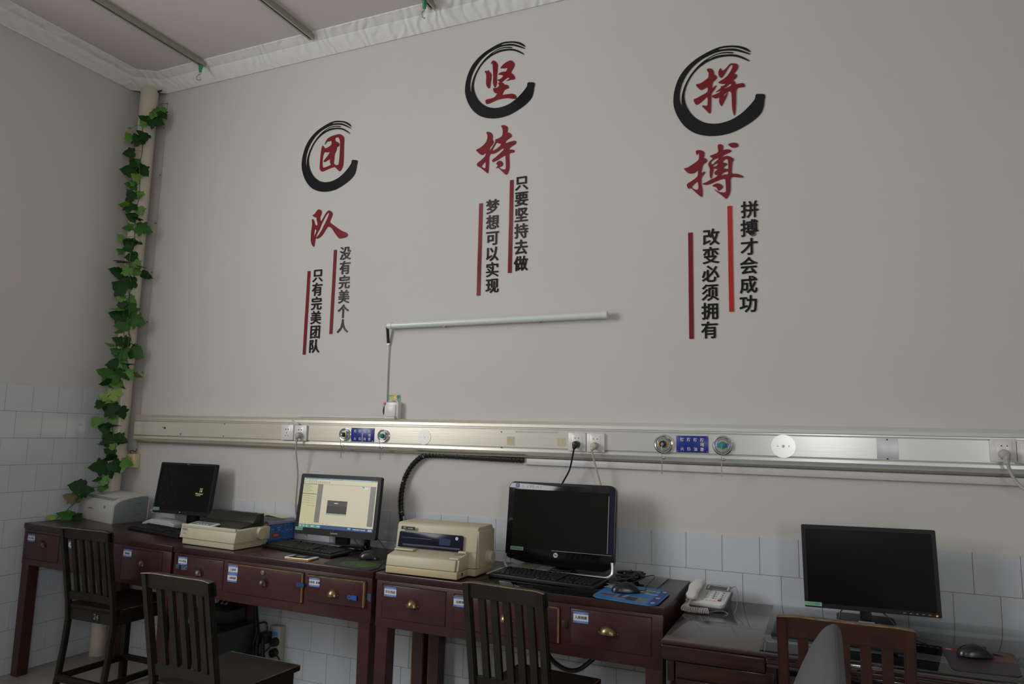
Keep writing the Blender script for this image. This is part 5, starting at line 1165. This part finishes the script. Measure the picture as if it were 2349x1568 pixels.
# phone
P = [hz(*zB(*a), h2(1.93)+.007) for a in [(675, 768), (745, 743), (922, 763), (882, 787)]]
c = sum(P, Vector())/4; dx = (P[3]-P[0]); rz = math.atan2(dx.y, dx.x); M = LM(c.x, c.y, h2(c.x)+.0005, rz-.03)
t = thing('smartphone', 'gold edged smartphone lying in front of the black keyboard', 'phone', (c.x, c.y, h2(c.x)))
b = nbm(); prism(b, rrect(.152, .076, .010, 6), 'z', 0, .0072, M=M, bev=.0015); obj('frame', b, gold, t)
b = nbm(); prism(b, rrect(.148, .072, .009, 6), 'z', .0070, .0077, M=M); obj('white_face', b, white, t)
b = nbm(); bx(b, -.055, .050, -.034, .034, .0076, .0081, M=M); green_label(b, -.005, .0083, .006, .045, .020, 1, M, flat=True); obj('screen', b, [blackg, greenst, greend], t)
# mouse pad with green print
def geo2(b):
    z = h2(2.27)+.0034
    for k in range(9):
        r_ = random.Random(k); x = 2.19+r_.random()*.12; y = -.45+r_.random()*.10; tube(b, [(x, y, z+.0004), (x+.02*r_.uniform(-1, 1), y+.02*r_.uniform(-1, 1), z+.0004), (x+.03*r_.uniform(-1, 1), y+.03*r_.uniform(-1, 1), z+.0004)], .0006, 4, 1)
P = [tuple(hz(*zB(*a), h2(2.25)+.003)[:2]) for a in [(935, 806), (1050, 762), (1330, 788)]]+[(2.372, -.485)]+[tuple(hz(*zB(1238, 848), h2(2.3)+.003)[:2])]
b = nbm(); z = h2(2.25)
R = chaikin(P, 2, .08); prism(b, R, 'z', z-.0005, z+.003)
prism(b, [(2.25+.10*math.cos(a), -.46+.07*math.sin(a)) for a in np.linspace(0, 2*PI, 25)[:-1]], 'z', z+.0029, z+.0033, mi=2)
geo2(b)
def greenpad():
    m = mat('pad green', (.020, .045, .012), .6, col2=(.035, .10, .015), nscale=25); return m
tagged('mouse_pad', b, [mat('pad black', (.012, .016, .012), .6), mat('pad line', (.07, .16, .03), .6), greenpad()], 'black mouse pad with green pattern, left of the beige flatbed printer', 'mouse pad', (2.25, -.45, z))
mouse('black mouse on the green patterned pad', 2.215, -.335, h2(2.2)+.0033, -1.30, [(2.33, -.31, h2(2.3)+.02), (2.36, -.25, h2(2.3)+.004), (2.30, -.16, h2(2.3)+.004)], .105)

# ---- beige flatbed printer
def tally():
    x0, x1, xb = 2.440, 2.788, 2.826; z = h3(2.6)+.004; yf, ym, yb = -.543, -.440, -.268
    t = thing('flatbed_printer', 'large beige flatbed printer with dark window, between the lit monitor and the glossy computer', 'printer', (2.63, -.4, z))
    b = nbm(); bx(b, x0, x1, yf, ym+.01, z, z+.030, .004); bx(b, x0-.005, xb-.004, ym, yb, z, z+.030, .004); obj('base', b, beiged, t)
    b = nbm(); prism(b, [(yf+.001, z+.031), (ym+.012, z+.031), (ym+.012, z+.096), (yf+.030, z+.078), (yf+.010, z+.074)], 'x', x0, x1-.012, bev=.004)
    prism(b, [(yf+.010, z+.031), (ym+.012, z+.031), (ym+.012, z+.098), (yf+.022, z+.080)], 'x', x1-.011, x1, bev=.003); obj('front_tray', b, beigep, t)
    for g_ in ((x0+.004, x0+.10, ym-.045, ym-.004, z+.088, z+.096), (x1-.046, x1-.002, ym-.088, ym-.058, z+.076, z+.084), (x1-.040, x1-.002, ym-.022, ym-.004, z+.092, z+.102)):
        b = nbm(); bx(b, *g_, .003); obj('paper_guide', b, beigep, t)
    b = nbm()
    for k in range(5): cyl(b, (x1-.045+k*.008, ym-.040+k*.004, z+.085), (x1-.045+k*.008, ym-.040+k*.004, z+.096), .003, n=8)
    obj('buttons', b, steel, t)
    b = nbm(); zt = z+.205; prism(b, [(ym-.002, z+.031), (yb, z+.031), (yb, zt-.016), (yb-.010, zt-.002), (ym+.030, zt-.004), (ym+.018, zt-.012)], 'x', x0-.022, xb-.004, bev=.006); obj('body', b, beigep, t, ang=.5)
    b = nbm(); bx(b, xb-.014, xb+.001, ym+.018, yb+.006, z+.030, zt-.020, .004); obj('right_side', b, beigep, t)
    b = nbm(); bx(b, x0-.022, xb+.0005, ym-.0028, ym-.001, z+.0995, z+.1005); obj('seam', b, mat('beige seam', (.30, .27, .20), .6), t)
    # dark window
    ang = math.atan2(.020, .174); Mw = Matrix.Translation((0, ym-.001, z+.096)) @ Matrix.Rotation(-ang*.9, 4, 'X')
    b = nbm(); xl, xr = x0-.004, x1-.028; prism(b, [(xl, 0), (xr, 0), (xr, .063), (xr-.006, .068), (xl+.008, .068), (xl+.004, .062)], 'y', -.0045, .002, M=Mw, bev=.0015); obj('window', b, mat('smoked blue window', (.012, .013, .028), .16, spec=.2), t)
    b = nbm(); bx(b, xl+.025, xr-.012, -.0052, -.0042, .008, .015, M=Mw); bx(b, xl+.02, xl+.17, -.0050, -.0044, .040, .043, M=Mw); obj('paper_bar', b, mat('bar grey', (.05, .05, .075), .35), t)
    b = nbm(); cyl(b, (xr-.030, -.0045, .054), (xr-.030, -.0058, .054), .0072, n=20, M=Mw); cyl(b, (xr-.030, -.0055, .054), (xr-.030, -.0062, .054), .0040, n=16, mi=1, M=Mw); obj('round_sticker', b, [stw, stl], t)
    b = nbm(); bx(b, xr-.115, xr-.060, -.0052, -.0042, .022, .050, M=Mw); obj('inner_cartridge', b, mat('inner blue', (.010, .018, .08), .3), t)
    b = nbm(); Mt = Matrix.Translation((0, ym+.002, z+.178)) @ Matrix.Rotation(-ang, 4, 'X')
    bx(b, x0+.008, x0+.076, -.0012, .0025, -.0065, .0065, M=Mt); text(b, '得实', x0+.026, -.0018, 0, .0078, 1, Mt); text(b, 'DS-5400', x0+.055, -.0018, -.001, .0052, 1, Mt); obj('name_plate', b, [black, mat('plate letters', (.5, .5, .5), .5)], t)
    b = nbm(); cyl(b, (xb, -.325, z+.068), (xb+.012, -.325, z+.068), .030, n=32); cyl(b, (xb+.012, -.325, z+.068), (xb+.026, -.325, z+.068), .026, .024, n=32); obj('platen_knob', b, beigep, t)
    b = nbm(); bx(b, x1-.001, x1+.001, yf+.042, yf+.052, z+.010, z+.022); obj('power_switch', b, black, t)
    b = nbm()
    for x in (x0+.02, x1-.03): cyl(b, (x, yf+.03, z-.0045), (x, yf+.03, z+.001), .010, n=12); cyl(b, (x, yb-.03, z-.0045), (x, yb-.03, z+.001), .010, n=12)
    obj('foot', b, black, t)
tally()
# papers behind the beige printer
b = nbm(); prism(b, [(2.86, -.02), (2.98, -.02), (2.99, -.20), (2.90, -.24), (2.85, -.21)], 'z', G3(2.9), G3(2.9)+.010); tagged('paper_pile', b, mat('buff paper', (.42, .38, .30), .7), 'low pile of buff papers between the beige printer and the glossy computer', 'paper', (2.92, -.1, G3(2.9)))
b = nbm(); tb = bmesh.new(); rows = []
for k in range(9):
    a = -1.1+k*.27; rows.append([tb.verts.new((2.868+.047*math.cos(a), y_, G3(2.9)+.062+.050*math.sin(a))) for y_ in (-.11, -.02)])
for p, q in zip(rows, rows[1:]): tb.faces.new((p[0], p[1], q[1], q[0]))
bmesh.ops.recalc_face_normals(tb, faces=tb.faces[:]); bmesh.ops.solidify(tb, geom=tb.faces[:], thickness=.001); put(b, tb)
tagged('curled_form', b, pinkp, 'pale pink curled form sheet right behind the beige printer', 'paper', (2.92, -.1, G3(2.9)+.01))

# ---- glossy all in one computer
def aio():
    rx = -.11; z = G3(3.1); Mh = LM(3.104, -.200, .8195, .0, rx); w, h = .508, .342
    t = thing('all_in_one_computer', 'glossy black all in one computer on a silver frame, in the middle of the desks', 'computer', (3.104, -.2, z))
    pts = rrect(w, h, .030, 7, 0, h/2)
    b = nbm(); prism(b, pts, 'y', 0, .040, M=Mh, bev=.004)
    prism(b, [(-w/2+.004, .03), (w/2-.004, .03), (w/2-.012, -.004), (w/2-.05, -.024), (-w/2+.11, -.014), (-w/2+.05, -.004), (-w/2+.012, .008)], 'y', .003, .04, M=Mh, bev=.004)
    prism(b, rrect(w*.8, h*.7, .04, 6, 0, h*.45), 'y', .038, .075, M=Mh); obj('casing', b, blackg, t)
    b = nbm(); bx(b, -w/2+.030, w/2-.030, -.0012, .002, .050, h-.034, M=Mh); obj('screen', b, scr_hp, t)
    b = nbm(); bx(b, w/2-.031, w/2-.0285, -.0018, .0, .055, h-.046, M=Mh); bx(b, -.03, w/2-.01, -.0015, -.0003, .0475, .049, M=Mh); obj('screen_trim', b, steel, t)
    b = nbm(); bx(b, w/2-.026, w/2-.002, -.0010, .002, .035, h-.020, M=Mh); obj('side_gloss', b, mat('deep blue gloss', (.003, .005, .022), .07), t)
    b = nbm(); cyl(b, (-.010, -.0004, .030), (-.010, -.0016, .030), .0105, n=28, M=Mh); text(b, 'hp', -.010, -.0020, .030, .0125, 1, Mh, bold=.02); obj('logo', b, [mat('logo silver', (.55, .55, .56), .3), blackg], t)
    b = nbm(); green_label(b, -w/2+.058, .046, -.0015, .064, .016, 0, Mh); obj('green_sticker', b, [greenst, greend], t)
    b = nbm(); zc = h-.018; bl = mat('badge blue', (.03, .10, .35), .4)
    prism(b, rrect(.018, .018, .004, 3, -w/2+.043, zc), 'y', -.0012, 0, M=Mh, mi=0); prism(b, rrect(.007, .008, .003, 3, -w/2+.044, zc+.001), 'y', -.0016, -.001, M=Mh, mi=2); text(b, 'Windows 7', -w/2+.043, -.0016, zc-.0065, .003, 1, Mh)
    cyl(b, (-w/2+.066, 0, zc+.001), (-w/2+.066, -.001, zc+.001), .0035, n=14, mi=1, M=Mh); bx(b, -w/2+.061, -w/2+.072, -.001, 0, zc-.008, zc-.005, mi=1, M=Mh)
    prism(b, [(-w/2+.078, zc-.006), (-w/2+.080, zc+.004), (-w/2+.097, zc+.003), (-w/2+.091, zc-.008)], 'y', -.001, 0, M=Mh, mi=1)
    frame(b, .018, .018, .002, .015, .015, .002, -.001, 0, 1, Mh, (-w/2+.113, zc-.001), (-w/2+.113, zc-.001)); text(b, '节能', -w/2+.113, -.0011, zc-.001, .008, 1, Mh)
    bx(b, -w/2+.128, -w/2+.158, -.001, 0, zc-.009, zc+.003, mi=1, M=Mh); text(b, 'LW2', -w/2+.142, -.0014, zc-.003, .005, 3, Mh)
    obj('badges', b, [bl, mat('badge white', (.55, .55, .55), .4), mat('badge yellow', (.55, .40, .06), .4), red], t)
    b = nbm(); cyl(b, (.01, -.0004, h-.013), (.01, -.0010, h-.013), .0030, n=12, M=Mh); obj('camera_lens', b, mat('lens', (.03, .025, .04), .2), t)
    # silver foot: rounded loop
    b = nbm(); y0 = -.206; zb = z+.001; P = [(3.104-w/2+.006, y0+.004, .84), (3.104-w/2+.004, y0, .805), (3.104-w/2+.010, y0-.004, zb+.018), (3.104-w/2+.030, y0-.008, zb+.006), (3.104-w/2+.07, y0-.009, zb+.005), (3.104, y0-.009, zb+.005), (3.104+w/2-.07, y0-.009, zb+.005), (3.104+w/2-.030, y0-.008, zb+.006), (3.104+w/2-.008, y0-.004, zb+.018), (3.104+w/2-.004, y0, .805), (3.104+w/2-.006, y0+.004, .84)]
    tube(b, P, .0060, 10); bx(b, 3.104-w/2+.04, 3.104+w/2-.04, y0-.012, y0+.02, zb-.0008, zb+.008, .003); obj('foot_frame', b, mat('silver frame', (.62, .61, .58), .3, .5), t)
    b = nbm(); bx(b, 3.06, 3.15, -.16, -.04, zb-.0008, zb+.012, .004); bx(b, 3.065, 3.145, -.12, -.08, zb+.01, .93, .006); obj('stand', b, black, t)
aio()
b = nbm(); prism(b, [(2.905, -.165), (3.04, -.165), (3.05, -.08), (2.91, -.07)], 'z', G3(3)+.0003, G3(3)+.006); tagged('paper_pile', b, paperw, 'few white sheets under the glossy computer', 'paper', (3.0, -.19, G3(3)))
keyboard('wide black keyboard in front of the glossy computer', 2.868, -.408, G3(2.87), -.075, .478, .175, 'hp', roll=.0056, rx=.018)
b = nbm(); a = hz(*zC(770, 948), G3(2.86)); bx(b, a.x, a.x+.036, a.y-.004, a.y+.022, G3(2.88)-.0002, G3(2.88)+.0003); tagged('flat_slip', b, paperw, 'tiny flat white piece at the desk edge beside the beige printer', 'paper', (a.x, a.y, G3(2.88)))  # small flat white piece near the front edge of the glass
a = hz(*zC(810, 840), G3(2.86)); b = nbm(); bx(b, 2.835, 2.885, -.36, -.20, G3(2.85)+.0002, G3(2.85)+.004, .001); tagged('flat_slip', b, paperw, 'white folded paper left of the wide black keyboard', 'paper', (2.86, -.28, G3(2.85)))
# blue printed pad
c = [hz(*zD(*a), G3(3.5)+.003) for a in [(148, 1014), (292, 928), (668, 982), (560, 1078)]]
def U(u, v): return (c[0]*(1-u)*(1-v)+c[3]*u*(1-v)+c[1]*(1-u)*v+c[2]*u*v)
b = nbm(); R = chaikin([tuple(c[i][:2]) for i in (0, 3, 2, 1)], 3, .10); z = h3(3.45)+.0056; prism(b, R, 'z', z, z+.0028)
bx3 = z+.0030
def quad(u0, u1, v0, v1, mi, lay=0):
    pts = [tuple(U(u, v)[:2]) for u, v in ((u0, v0), (u1, v0), (u1, v1), (u0, v1))]; prism(b, pts, 'z', bx3-.0003, bx3+.0002*lay+.0001, mi=mi)
quad(.86, .985, .05, .95, 1); quad(.30, .82, .10, .35, 2); quad(.08, .30, .22, .30, 3, 1); quad(.36, .50, .20, .40, 1, 2); quad(.50, .66, .12, .30, 4, 2)
def padtext(s, u, v, h, mi, rot):
    p = U(u, v); text(b, s, p.x, p.y, bx3+.0009, h, mi, flat=True, rot=rot, bold=.02)
padtext('网络', .16, .70, .045, 5, -.35); padtext('5G', .60, .72, .045, 6, -.35); padtext('光纤宽带', .74, .80, .016, 5, -.35); padtext('服务热线', .78, .60, .014, 5, -.35); padtext('1000', .46, .30, .016, 5, 1.2)
for v in (.15, .45, .85):
    p = U(.92, v); tube(b, [(p.x+.008*math.cos(a), p.y+.008*math.sin(a), bx3+.0006) for a in np.linspace(0, 2*PI, 13)], .0008, 4, 5, smooth=False)
tagged('mouse_pad', b, [mat('pad blue', (.035, .20, .46), .5, col2=(.02, .14, .36), nscale=8), mat('pad navy', (.015, .04, .22), .5), mat('pad grey', (.16, .17, .22), .5), mat('pad red brown', (.16, .035, .03), .5), mat('pad dark', (.03, .03, .05), .5), mat('pad white', (.55, .60, .66), .5), mat('pad yellow', (.55, .42, .04), .5)], 'blue printed mouse pad at the right corner of the third maroon desk', 'mouse pad', tuple(U(.5, .5)))
pm = hz(*zD(380, 995), z+.01)
mouse('black mouse on the blue printed pad', 3.470, -.425, z+.0032, -1.15, [(3.545, -.40, z+.03), (3.560, -.33, z+.05), (3.535, -.25, z+.045), (3.47, -.20, z+.02)], .115)
t = thing('cable_tangle', 'bundle of black tied cables lying right behind the glossy computer', 'cable bundle', (3.44, -.2, G3(3.4)))
rnd = random.Random(5); b = nbm()
for k in range(9):
    P = [(3.40+rnd.uniform(-.03, .08), -.20+rnd.uniform(-.07, .07), G3(3.4)+.006+rnd.uniform(0, .035)) for _ in range(6)]; tube(b, P, .0042, 6)
obj('cables', b, rubber, t, kind='stuff')
b = nbm(); tube(b, [(3.45, -.24, G3(3.4)+.03), (3.465, -.225, G3(3.4)+.042), (3.47, -.20, G3(3.4)+.03), (3.455, -.19, G3(3.4)+.012)], .010, 8); obj('wrap', b, mat('plastic bag black', (.02, .02, .022), .15, bump=.8, bscale=120), t)

# ---- desk telephone
def phone():
    rz = -.10; x0, y0 = 3.660, -.236; z = H4+.002; tilt = .25; W_, D_ = .178, .195; S = Matrix.Scale(.88, 4)
    M = LM(x0, y0, z+.016, rz, tilt) @ S; M0 = LM(x0, y0, z, rz) @ S
    t = thing('desk_telephone', 'white desk telephone with grey display and coiled cord on the brown desk', 'telephone', (x0+.09, y0+.1, z))
    b = nbm(); prism(b, rrect(W_, D_, .022, 6, W_/2, D_/2), 'z', -.006, .012, M=M, bev=.004); obj('body', b, white, t)
    b = nbm(); prism(b, [(.006, 0), (D_-.012, 0), (D_-.012, .062), (.006, .008)], 'x', .008, W_-.008, M=M0); prism(b, rrect(W_+.004, D_+.002, .024, 6, W_/2, D_/2), 'z', -.012, -.005, M=M); obj('grey_base', b, mat('phone base grey', (.13, .12, .16), .4), t)
    b = nbm(); prism(b, rrect(.112, .050, .008, 4, .120, .163), 'z', .012, .0155, M=M); obj('display_surround', b, mat('display grey', (.17, .17, .19), .35), t)
    b = nbm(); bx(b, .072, .166, .144, .181, .0154, .0162, M=M); bx(b, .078, .160, .144, .175, .0160, .0168, mi=1, M=M); obj('display', b, [mat('display rim', (.55, .57, .56), .3), mat('lcd', (.055, .07, .07), .15)], t)
    b = nbm(); bt = '1 2 3 4 5 6 7 8 9 * 0 #'.split()
    for i in range(12):
        cx = .082+.036*(i % 3); cy = .116-.020*(i//3)
        prism(b, [(cx+.014*math.cos(a), cy+.0075*math.sin(a)) for a in np.linspace(0, 2*PI, 17)[:-1]], 'z', .012, .0142, M=M, mi=0)
        text(b, bt[i], cx, cy, .0146, .011, 1, M, flat=True, bold=.03)
    obj('keypad', b, [mat('phone keys', (.52, .53, .55), .35), stt], t)
    b = nbm()
    for cx in (.076, .094, .112, .130): bx(b, cx-.006, cx+.006, .030, .034, .012, .0135, .001, M=M)
    for cx in (.076, .092, .144, .158): bx(b, cx-.003, cx+.003, .131, .135, .012, .0132, M=M)
    obj('small_keys', b, mat('small grey keys', (.30, .30, .30), .4), t, kind='stuff')
    b = nbm(); prism(b, [(.150+.009*math.cos(a), .040+.007*math.sin(a)) for a in np.linspace(0, 2*PI, 17)[:-1]], 'z', .012, .0150, M=M); obj('red_key', b, mat('red key', (.32, .04, .05), .4), t)
    # handset
    b = nbm(); tb = bmesh.new(); R = []
    for f in np.linspace(0, 1, 17):
        y = -.004+.205*f; wd = .0245+.006*math.cos(f*2*PI)**2*(1 if f in (0, 1) else 1); e = min(1, math.sin(PI*min(max(f, .02), .98))*3.2)**.5; wd *= e; zt = .040+.010*math.sin(PI*f); zb = .013+.016*max(0, math.sin(PI*(f*1.6-.3)))*(1 if .19 < f < .81 else 0)
        cz, hh = (zt+zb)/2, (zt-zb)/2*max(e, .3)
        R.append([tb.verts.new((.030+wd*math.copysign(abs(math.cos(a))**.7, math.cos(a)), y, cz+hh*math.copysign(abs(math.sin(a))**.7, math.sin(a)))) for a in np.linspace(0, 2*PI, 17)[:-1]])
    for p, q in zip(R, R[1:]):
        for j in range(16): tb.faces.new((p[j], p[(j+1) % 16], q[(j+1) % 16], q[j]))
    tb.faces.new(R[0][::-1]); tb.faces.new(R[-1]); bmesh.ops.recalc_face_normals(tb, faces=tb.faces[:]); put(b, tb, M=M); obj('handset', b, mat('handset white', (.66, .66, .63), .22), t, ang=1.2)
    b = nbm(); p = M @ Vector((.030, -.004, .020)); tube(b, [p, p+Vector((-.006, -.022, -.014)), p+Vector((-.010, -.035, -.028)), p+Vector((0, -.048, -.034))], .0035, 8)
    path = catmull([p+Vector((-.010, -.014, -.020)), p+Vector((-.016, -.030, -.026)), p+Vector((-.012, -.050, -.026)), p+Vector((.020, -.060, -.026)), p+Vector((.052, -.058, -.026)), p+Vector((.075, -.050, -.027))], 40); H = []; acc = 0
    for i in range(1, len(path)):
        d = path[i]-path[i-1]; acc += d.length; d.normalize(); u = Vector((0, 0, 1)); w = d.cross(u).normalized(); a_ = acc/.0058*2*PI
        q = path[i]+(u*math.cos(a_)+w*math.sin(a_))*.0130; q.z = max(q.z, z+.002); H.append(q)
    tube(b, H, .0019, 5, smooth=False); obj('coiled_cord', b, mat('cord white', (.62, .61, .58), .4), t)
    b = nbm(); q0 = M @ Vector((.165, D_, 0)); tube(b, [q0, q0+Vector((.02, .01, .01)), q0+Vector((.035, -.05, -.02)), q0+Vector((.030, -.16, -.064)), (x0+.15, y0-.01, z+.003), (x0+.10, y0-.05, z+.002), (x0+.07, y0-.06, z+.002)], .0016, 6); obj('line_cord', b, mat('grey cord', (.25, .25, .27), .5), t)
phone()

# ---- wide black monitor at the right
M4 = LM(4.335, -.215, .752, .0, -.05) @ Matrix.Rotation(-.018, 4, 'Y')
m4 = monitor('wide black monitor with blank screen on the brown desk, rightmost', M4, .452, .303, .020, .014, .016, scr_off, rr=.005, stick=(-.196, .0125), stk=(.060, .014))
b = nbm(); bx(b, .208, .214, -.0008, 0, .004, .009, M=M4); obj('power_light', b, glow('g amber', 'd8782c', 1.2), m4)
b = nbm()
for k in range(5): bx(b, .105+k*.020, .113+k*.020, -.0006, 0, .0065, .0085, M=M4)
obj('buttons', b, steel, m4)
zz = H4+.005
b = nbm(); prism(b, [(-.16, .0), (-.10, .0), (-.12, .11), (-.14, .11)], 'x', 4.300, 4.338, M=Matrix.Translation((0, 0, zz)), bev=.003); obj('neck', b, black, m4)
b = nbm(); prism(b, rrect(.20, .15, .03, 6, 4.318, -.150), 'z', zz-.0002, zz+.010, bev=.003); obj('foot', b, black, m4)
b = nbm(); bx(b, 4.292, 4.345, -.222, -.200, zz+.010, zz+.0108); obj('foot_label', b, mat('pale blue label', (.45, .50, .60), .4), m4)
b = nbm(); tube(b, [(4.27, -.18, .765), (4.235, -.185, .74), (4.23, -.19, zz+.004), (4.25, -.16, zz+.003)], .0022, 6); tube(b, [(4.36, -.18, .762), (4.39, -.22, .74), (4.43, -.26, zz+.003), (4.47, -.30, zz+.003)], .0022, 6); obj('monitor_cable', b, rubber, m4)
keyboard('black keyboard on the brown desk behind the red brown chair', 4.008, -.545, H4+.005, -.03, .43, .15)
b = nbm(); bx(b, 4.105, 4.165, -.690, -.640, H4+.005, H4+.0062); tagged('flat_slip', b, mat('pale green paper', (.50, .60, .54), .6), 'pale green slip of paper on the glass in front of the rightmost keyboard', 'paper', (4.13, -.665, H4+.005))
z = H4+.005; P = [(4.530, -.410), (4.526, -.675), (4.705, -.660), (4.735, -.39)]
b = nbm(); R = chaikin(P, 2, .06); prism(b, R, 'z', z, z+.0028)
for (x0, x1, y0, y1, mi) in ((4.532, 4.575, -.455, -.415, 1), (4.640, 4.722, -.520, -.41, 1), (4.540, 4.556, -.440, -.428, 2)): prism(b, [(x0, y0), (x1, y0), (x1, y1), (x0, y1)], 'z', z+.0027, z+.0031+.0002*mi, mi=mi)
tagged('mouse_pad', b, [mat('pad dark red black', (.022, .014, .018), .5), mat('pad red', (.13, .022, .02), .5), mat('pad pale', (.4, .25, .25), .5)], 'black and red mouse pad at the right end of the brown desk', 'mouse pad', (4.62, -.54, z))
mouse('black mouse on the red and black pad, at the right end', 4.612, -.500, z+.0032, -1.35, [(4.54, -.40, z+.012), (4.46, -.33, z+.004), (4.42, -.28, z+.004)], .105)

# ================================================================== UNDER THE DESKS
tw = mat('tower case', (.030, .033, .038), .45); twf = mat('tower front', (.014, .014, .015), .3)
def tower(label, x0, x1, y0, y1, h):
    t = thing('computer_tower', label, 'computer', ((x0+x1)/2, (y0+y1)/2, 0), group='computer towers under the second desk')
    b = nbm(); bx(b, x0, x1, y0+.012, y1, .004, h, .003); obj('case', b, tw, t)
    b = nbm(); bx(b, x0, x1, y0, y0+.014, .004, h, .005); obj('front', b, twf, t)
    b = nbm(); bx(b, x0+.02, x1-.02, y0-.002, y0+.002, h-.07, h-.03, .002); bx(b, x0+.02, x1-.02, y0-.002, y0+.002, h-.12, h-.08, .002); obj('drive_bay', b, black, t)
    b = nbm(); bx(b, x1-.05, x1-.02, y0+.06, y0+.072, h-.0003, h+.0006); obj('label_strip', b, mat('label grey', (.25, .25, .26), .5), t)
    b = nbm()
    for fx in (x0+.02, x1-.03):
        for fy in (y0+.03, y1-.04): cyl(b, (fx, fy, 0), (fx, fy, .005), .012, n=10)
    obj('foot', b, black, t)
tower('black computer tower under the second desk, nearer the wall socket strip', 1.175, 1.355, -.440, -.095, .343)
tower('black computer tower under the second desk, further left behind the chair slats', 1.064, 1.166, -.400, -.095, .343)
b = nbm(); bx(b, 1.03, 1.262, -.225, -.098, .3436, .408, .004); tagged('black_box', b, [tw], 'flat black box lying on the two computer towers', 'box', (1.15, -.16, .344))
p = hy(*(480+1200*.1263, 1370+540*.1263), -.055)
t = thing('power_strip', 'upright cream power strip with blue sockets on the wall under the second desk', 'power strip', (p.x, -.004, .03))
sx0, sx1, sz0, sz1 = 1.402, 1.470, .045, .318
b = nbm(); bx(b, sx0, sx1, -.050, -.006, sz0, sz1, .004); obj('housing', b, mat('strip cream', (.42, .41, .34), .5), t)
b = nbm()
for k in range(5): bx(b, sx0+.018, sx0+.050, -.0515, -.049, sz1-.050-k*.048, sz1-.028-k*.048, .001)
obj('blue_socket', b, blu, t)
b = nbm(); tube(b, [(1.43, -.02, .32), (1.432, -.012, .42), (1.428, -.010, .56), (1.43, -.010, .60)], .004, 6); obj('lead', b, greyplug, t)
def uplug(label, geo):
    b = nbm(); geo(b); tagged('power_adapter', b, rubber, label, 'plug', (1.4, -.07, .2), 'black plugs on the power strip')
uplug('square black adapter at the top of the power strip', lambda b: (bx(b, 1.375, 1.420, -.105, -.052, .235, .292, .006), tube(b, [(1.405, -.08, .29), (1.405, -.08, .325), (1.39, -.08, .340), (1.35, -.085, .33), (1.33, -.10, .31)], .004, 6)))
uplug('round black plug on the power strip below the square adapter', lambda b: (cyl(b, (1.445, -.052, .240), (1.445, -.078, .240), .024, .020, 20), tube(b, [(1.445, -.075, .235), (1.42, -.10, .20), (1.38, -.11, .17), (1.35, -.12, .10)], .004, 6)))
uplug('angled black plug low on the power strip with a white ended lead', lambda b: (cyl(b, (1.445, -.052, .185), (1.445, -.080, .185), .023, .020, 20), tube(b, [(1.445, -.075, .185), (1.47, -.08, .182), (1.495, -.08, .170), (1.507, -.08, .150), (1.512, -.08, .12)], [.010, .008, .006, .004], 6)))
t = thing('cable_loom', 'thick black cable loom hanging behind the second desk beside the power strip', 'cable bundle', (1.36, -.13, .1))
b = nbm()
for P, r in (([zs_ for zs_ in [(1.317, -.09, .52), (1.325, -.09, .42), (1.345, -.10, .36), (1.370, -.11, .28), (1.38, -.12, .18), (1.385, -.12, .06), (1.38, -.13, .013)]], .0115), ([(1.330, -.09, .50), (1.335, -.10, .40), (1.37, -.12, .30), (1.36, -.13, .22), (1.39, -.13, .12), (1.40, -.13, .012)], .008), ([(1.40, -.10, .26), (1.42, -.12, .20), (1.45, -.13, .12), (1.475, -.14, .05), (1.49, -.14, .010)], .010), ([(1.33, -.12, .26), (1.315, -.15, .20), (1.325, -.16, .16), (1.37, -.15, .15)], .004), ([(1.37, -.15, .215), (1.33, -.15, .22), (1.30, -.15, .21)], .007), ([(1.31, -.14, .14), (1.345, -.15, .12), (1.40, -.14, .13), (1.43, -.13, .10)], .005)):
    tube(b, P, r, 8)
obj('cables', b, rubber, t, kind='stuff')
b = nbm(); tube(b, [(1.08, -.018, .58), (1.08, -.06, .46), (1.08, -.12, .405), (1.09, -.14, .413)], .008, 8); tube(b, [(1.17, -.018, .58), (1.15, -.07, .47), (1.12, -.12, .418)], .008, 8)
tagged('hanging_leads', b, rubber, 'two short black leads dropping onto the flat black box', 'cable', (1.1, -.1, .42))
b = nbm(); tube(b, [(2.98, -.016, .50), (3.02, -.08, .40), (3.09, -.10, .355), (3.16, -.10, .35), (3.22, -.08, .39), (3.30, -.016, .47)], .010, 8)
for v in b.verts: pass
tagged('hanging_cable', b, rubber, 'black cable sagging under the third desk behind the chair', 'cable', (3.1, -.08, .36))
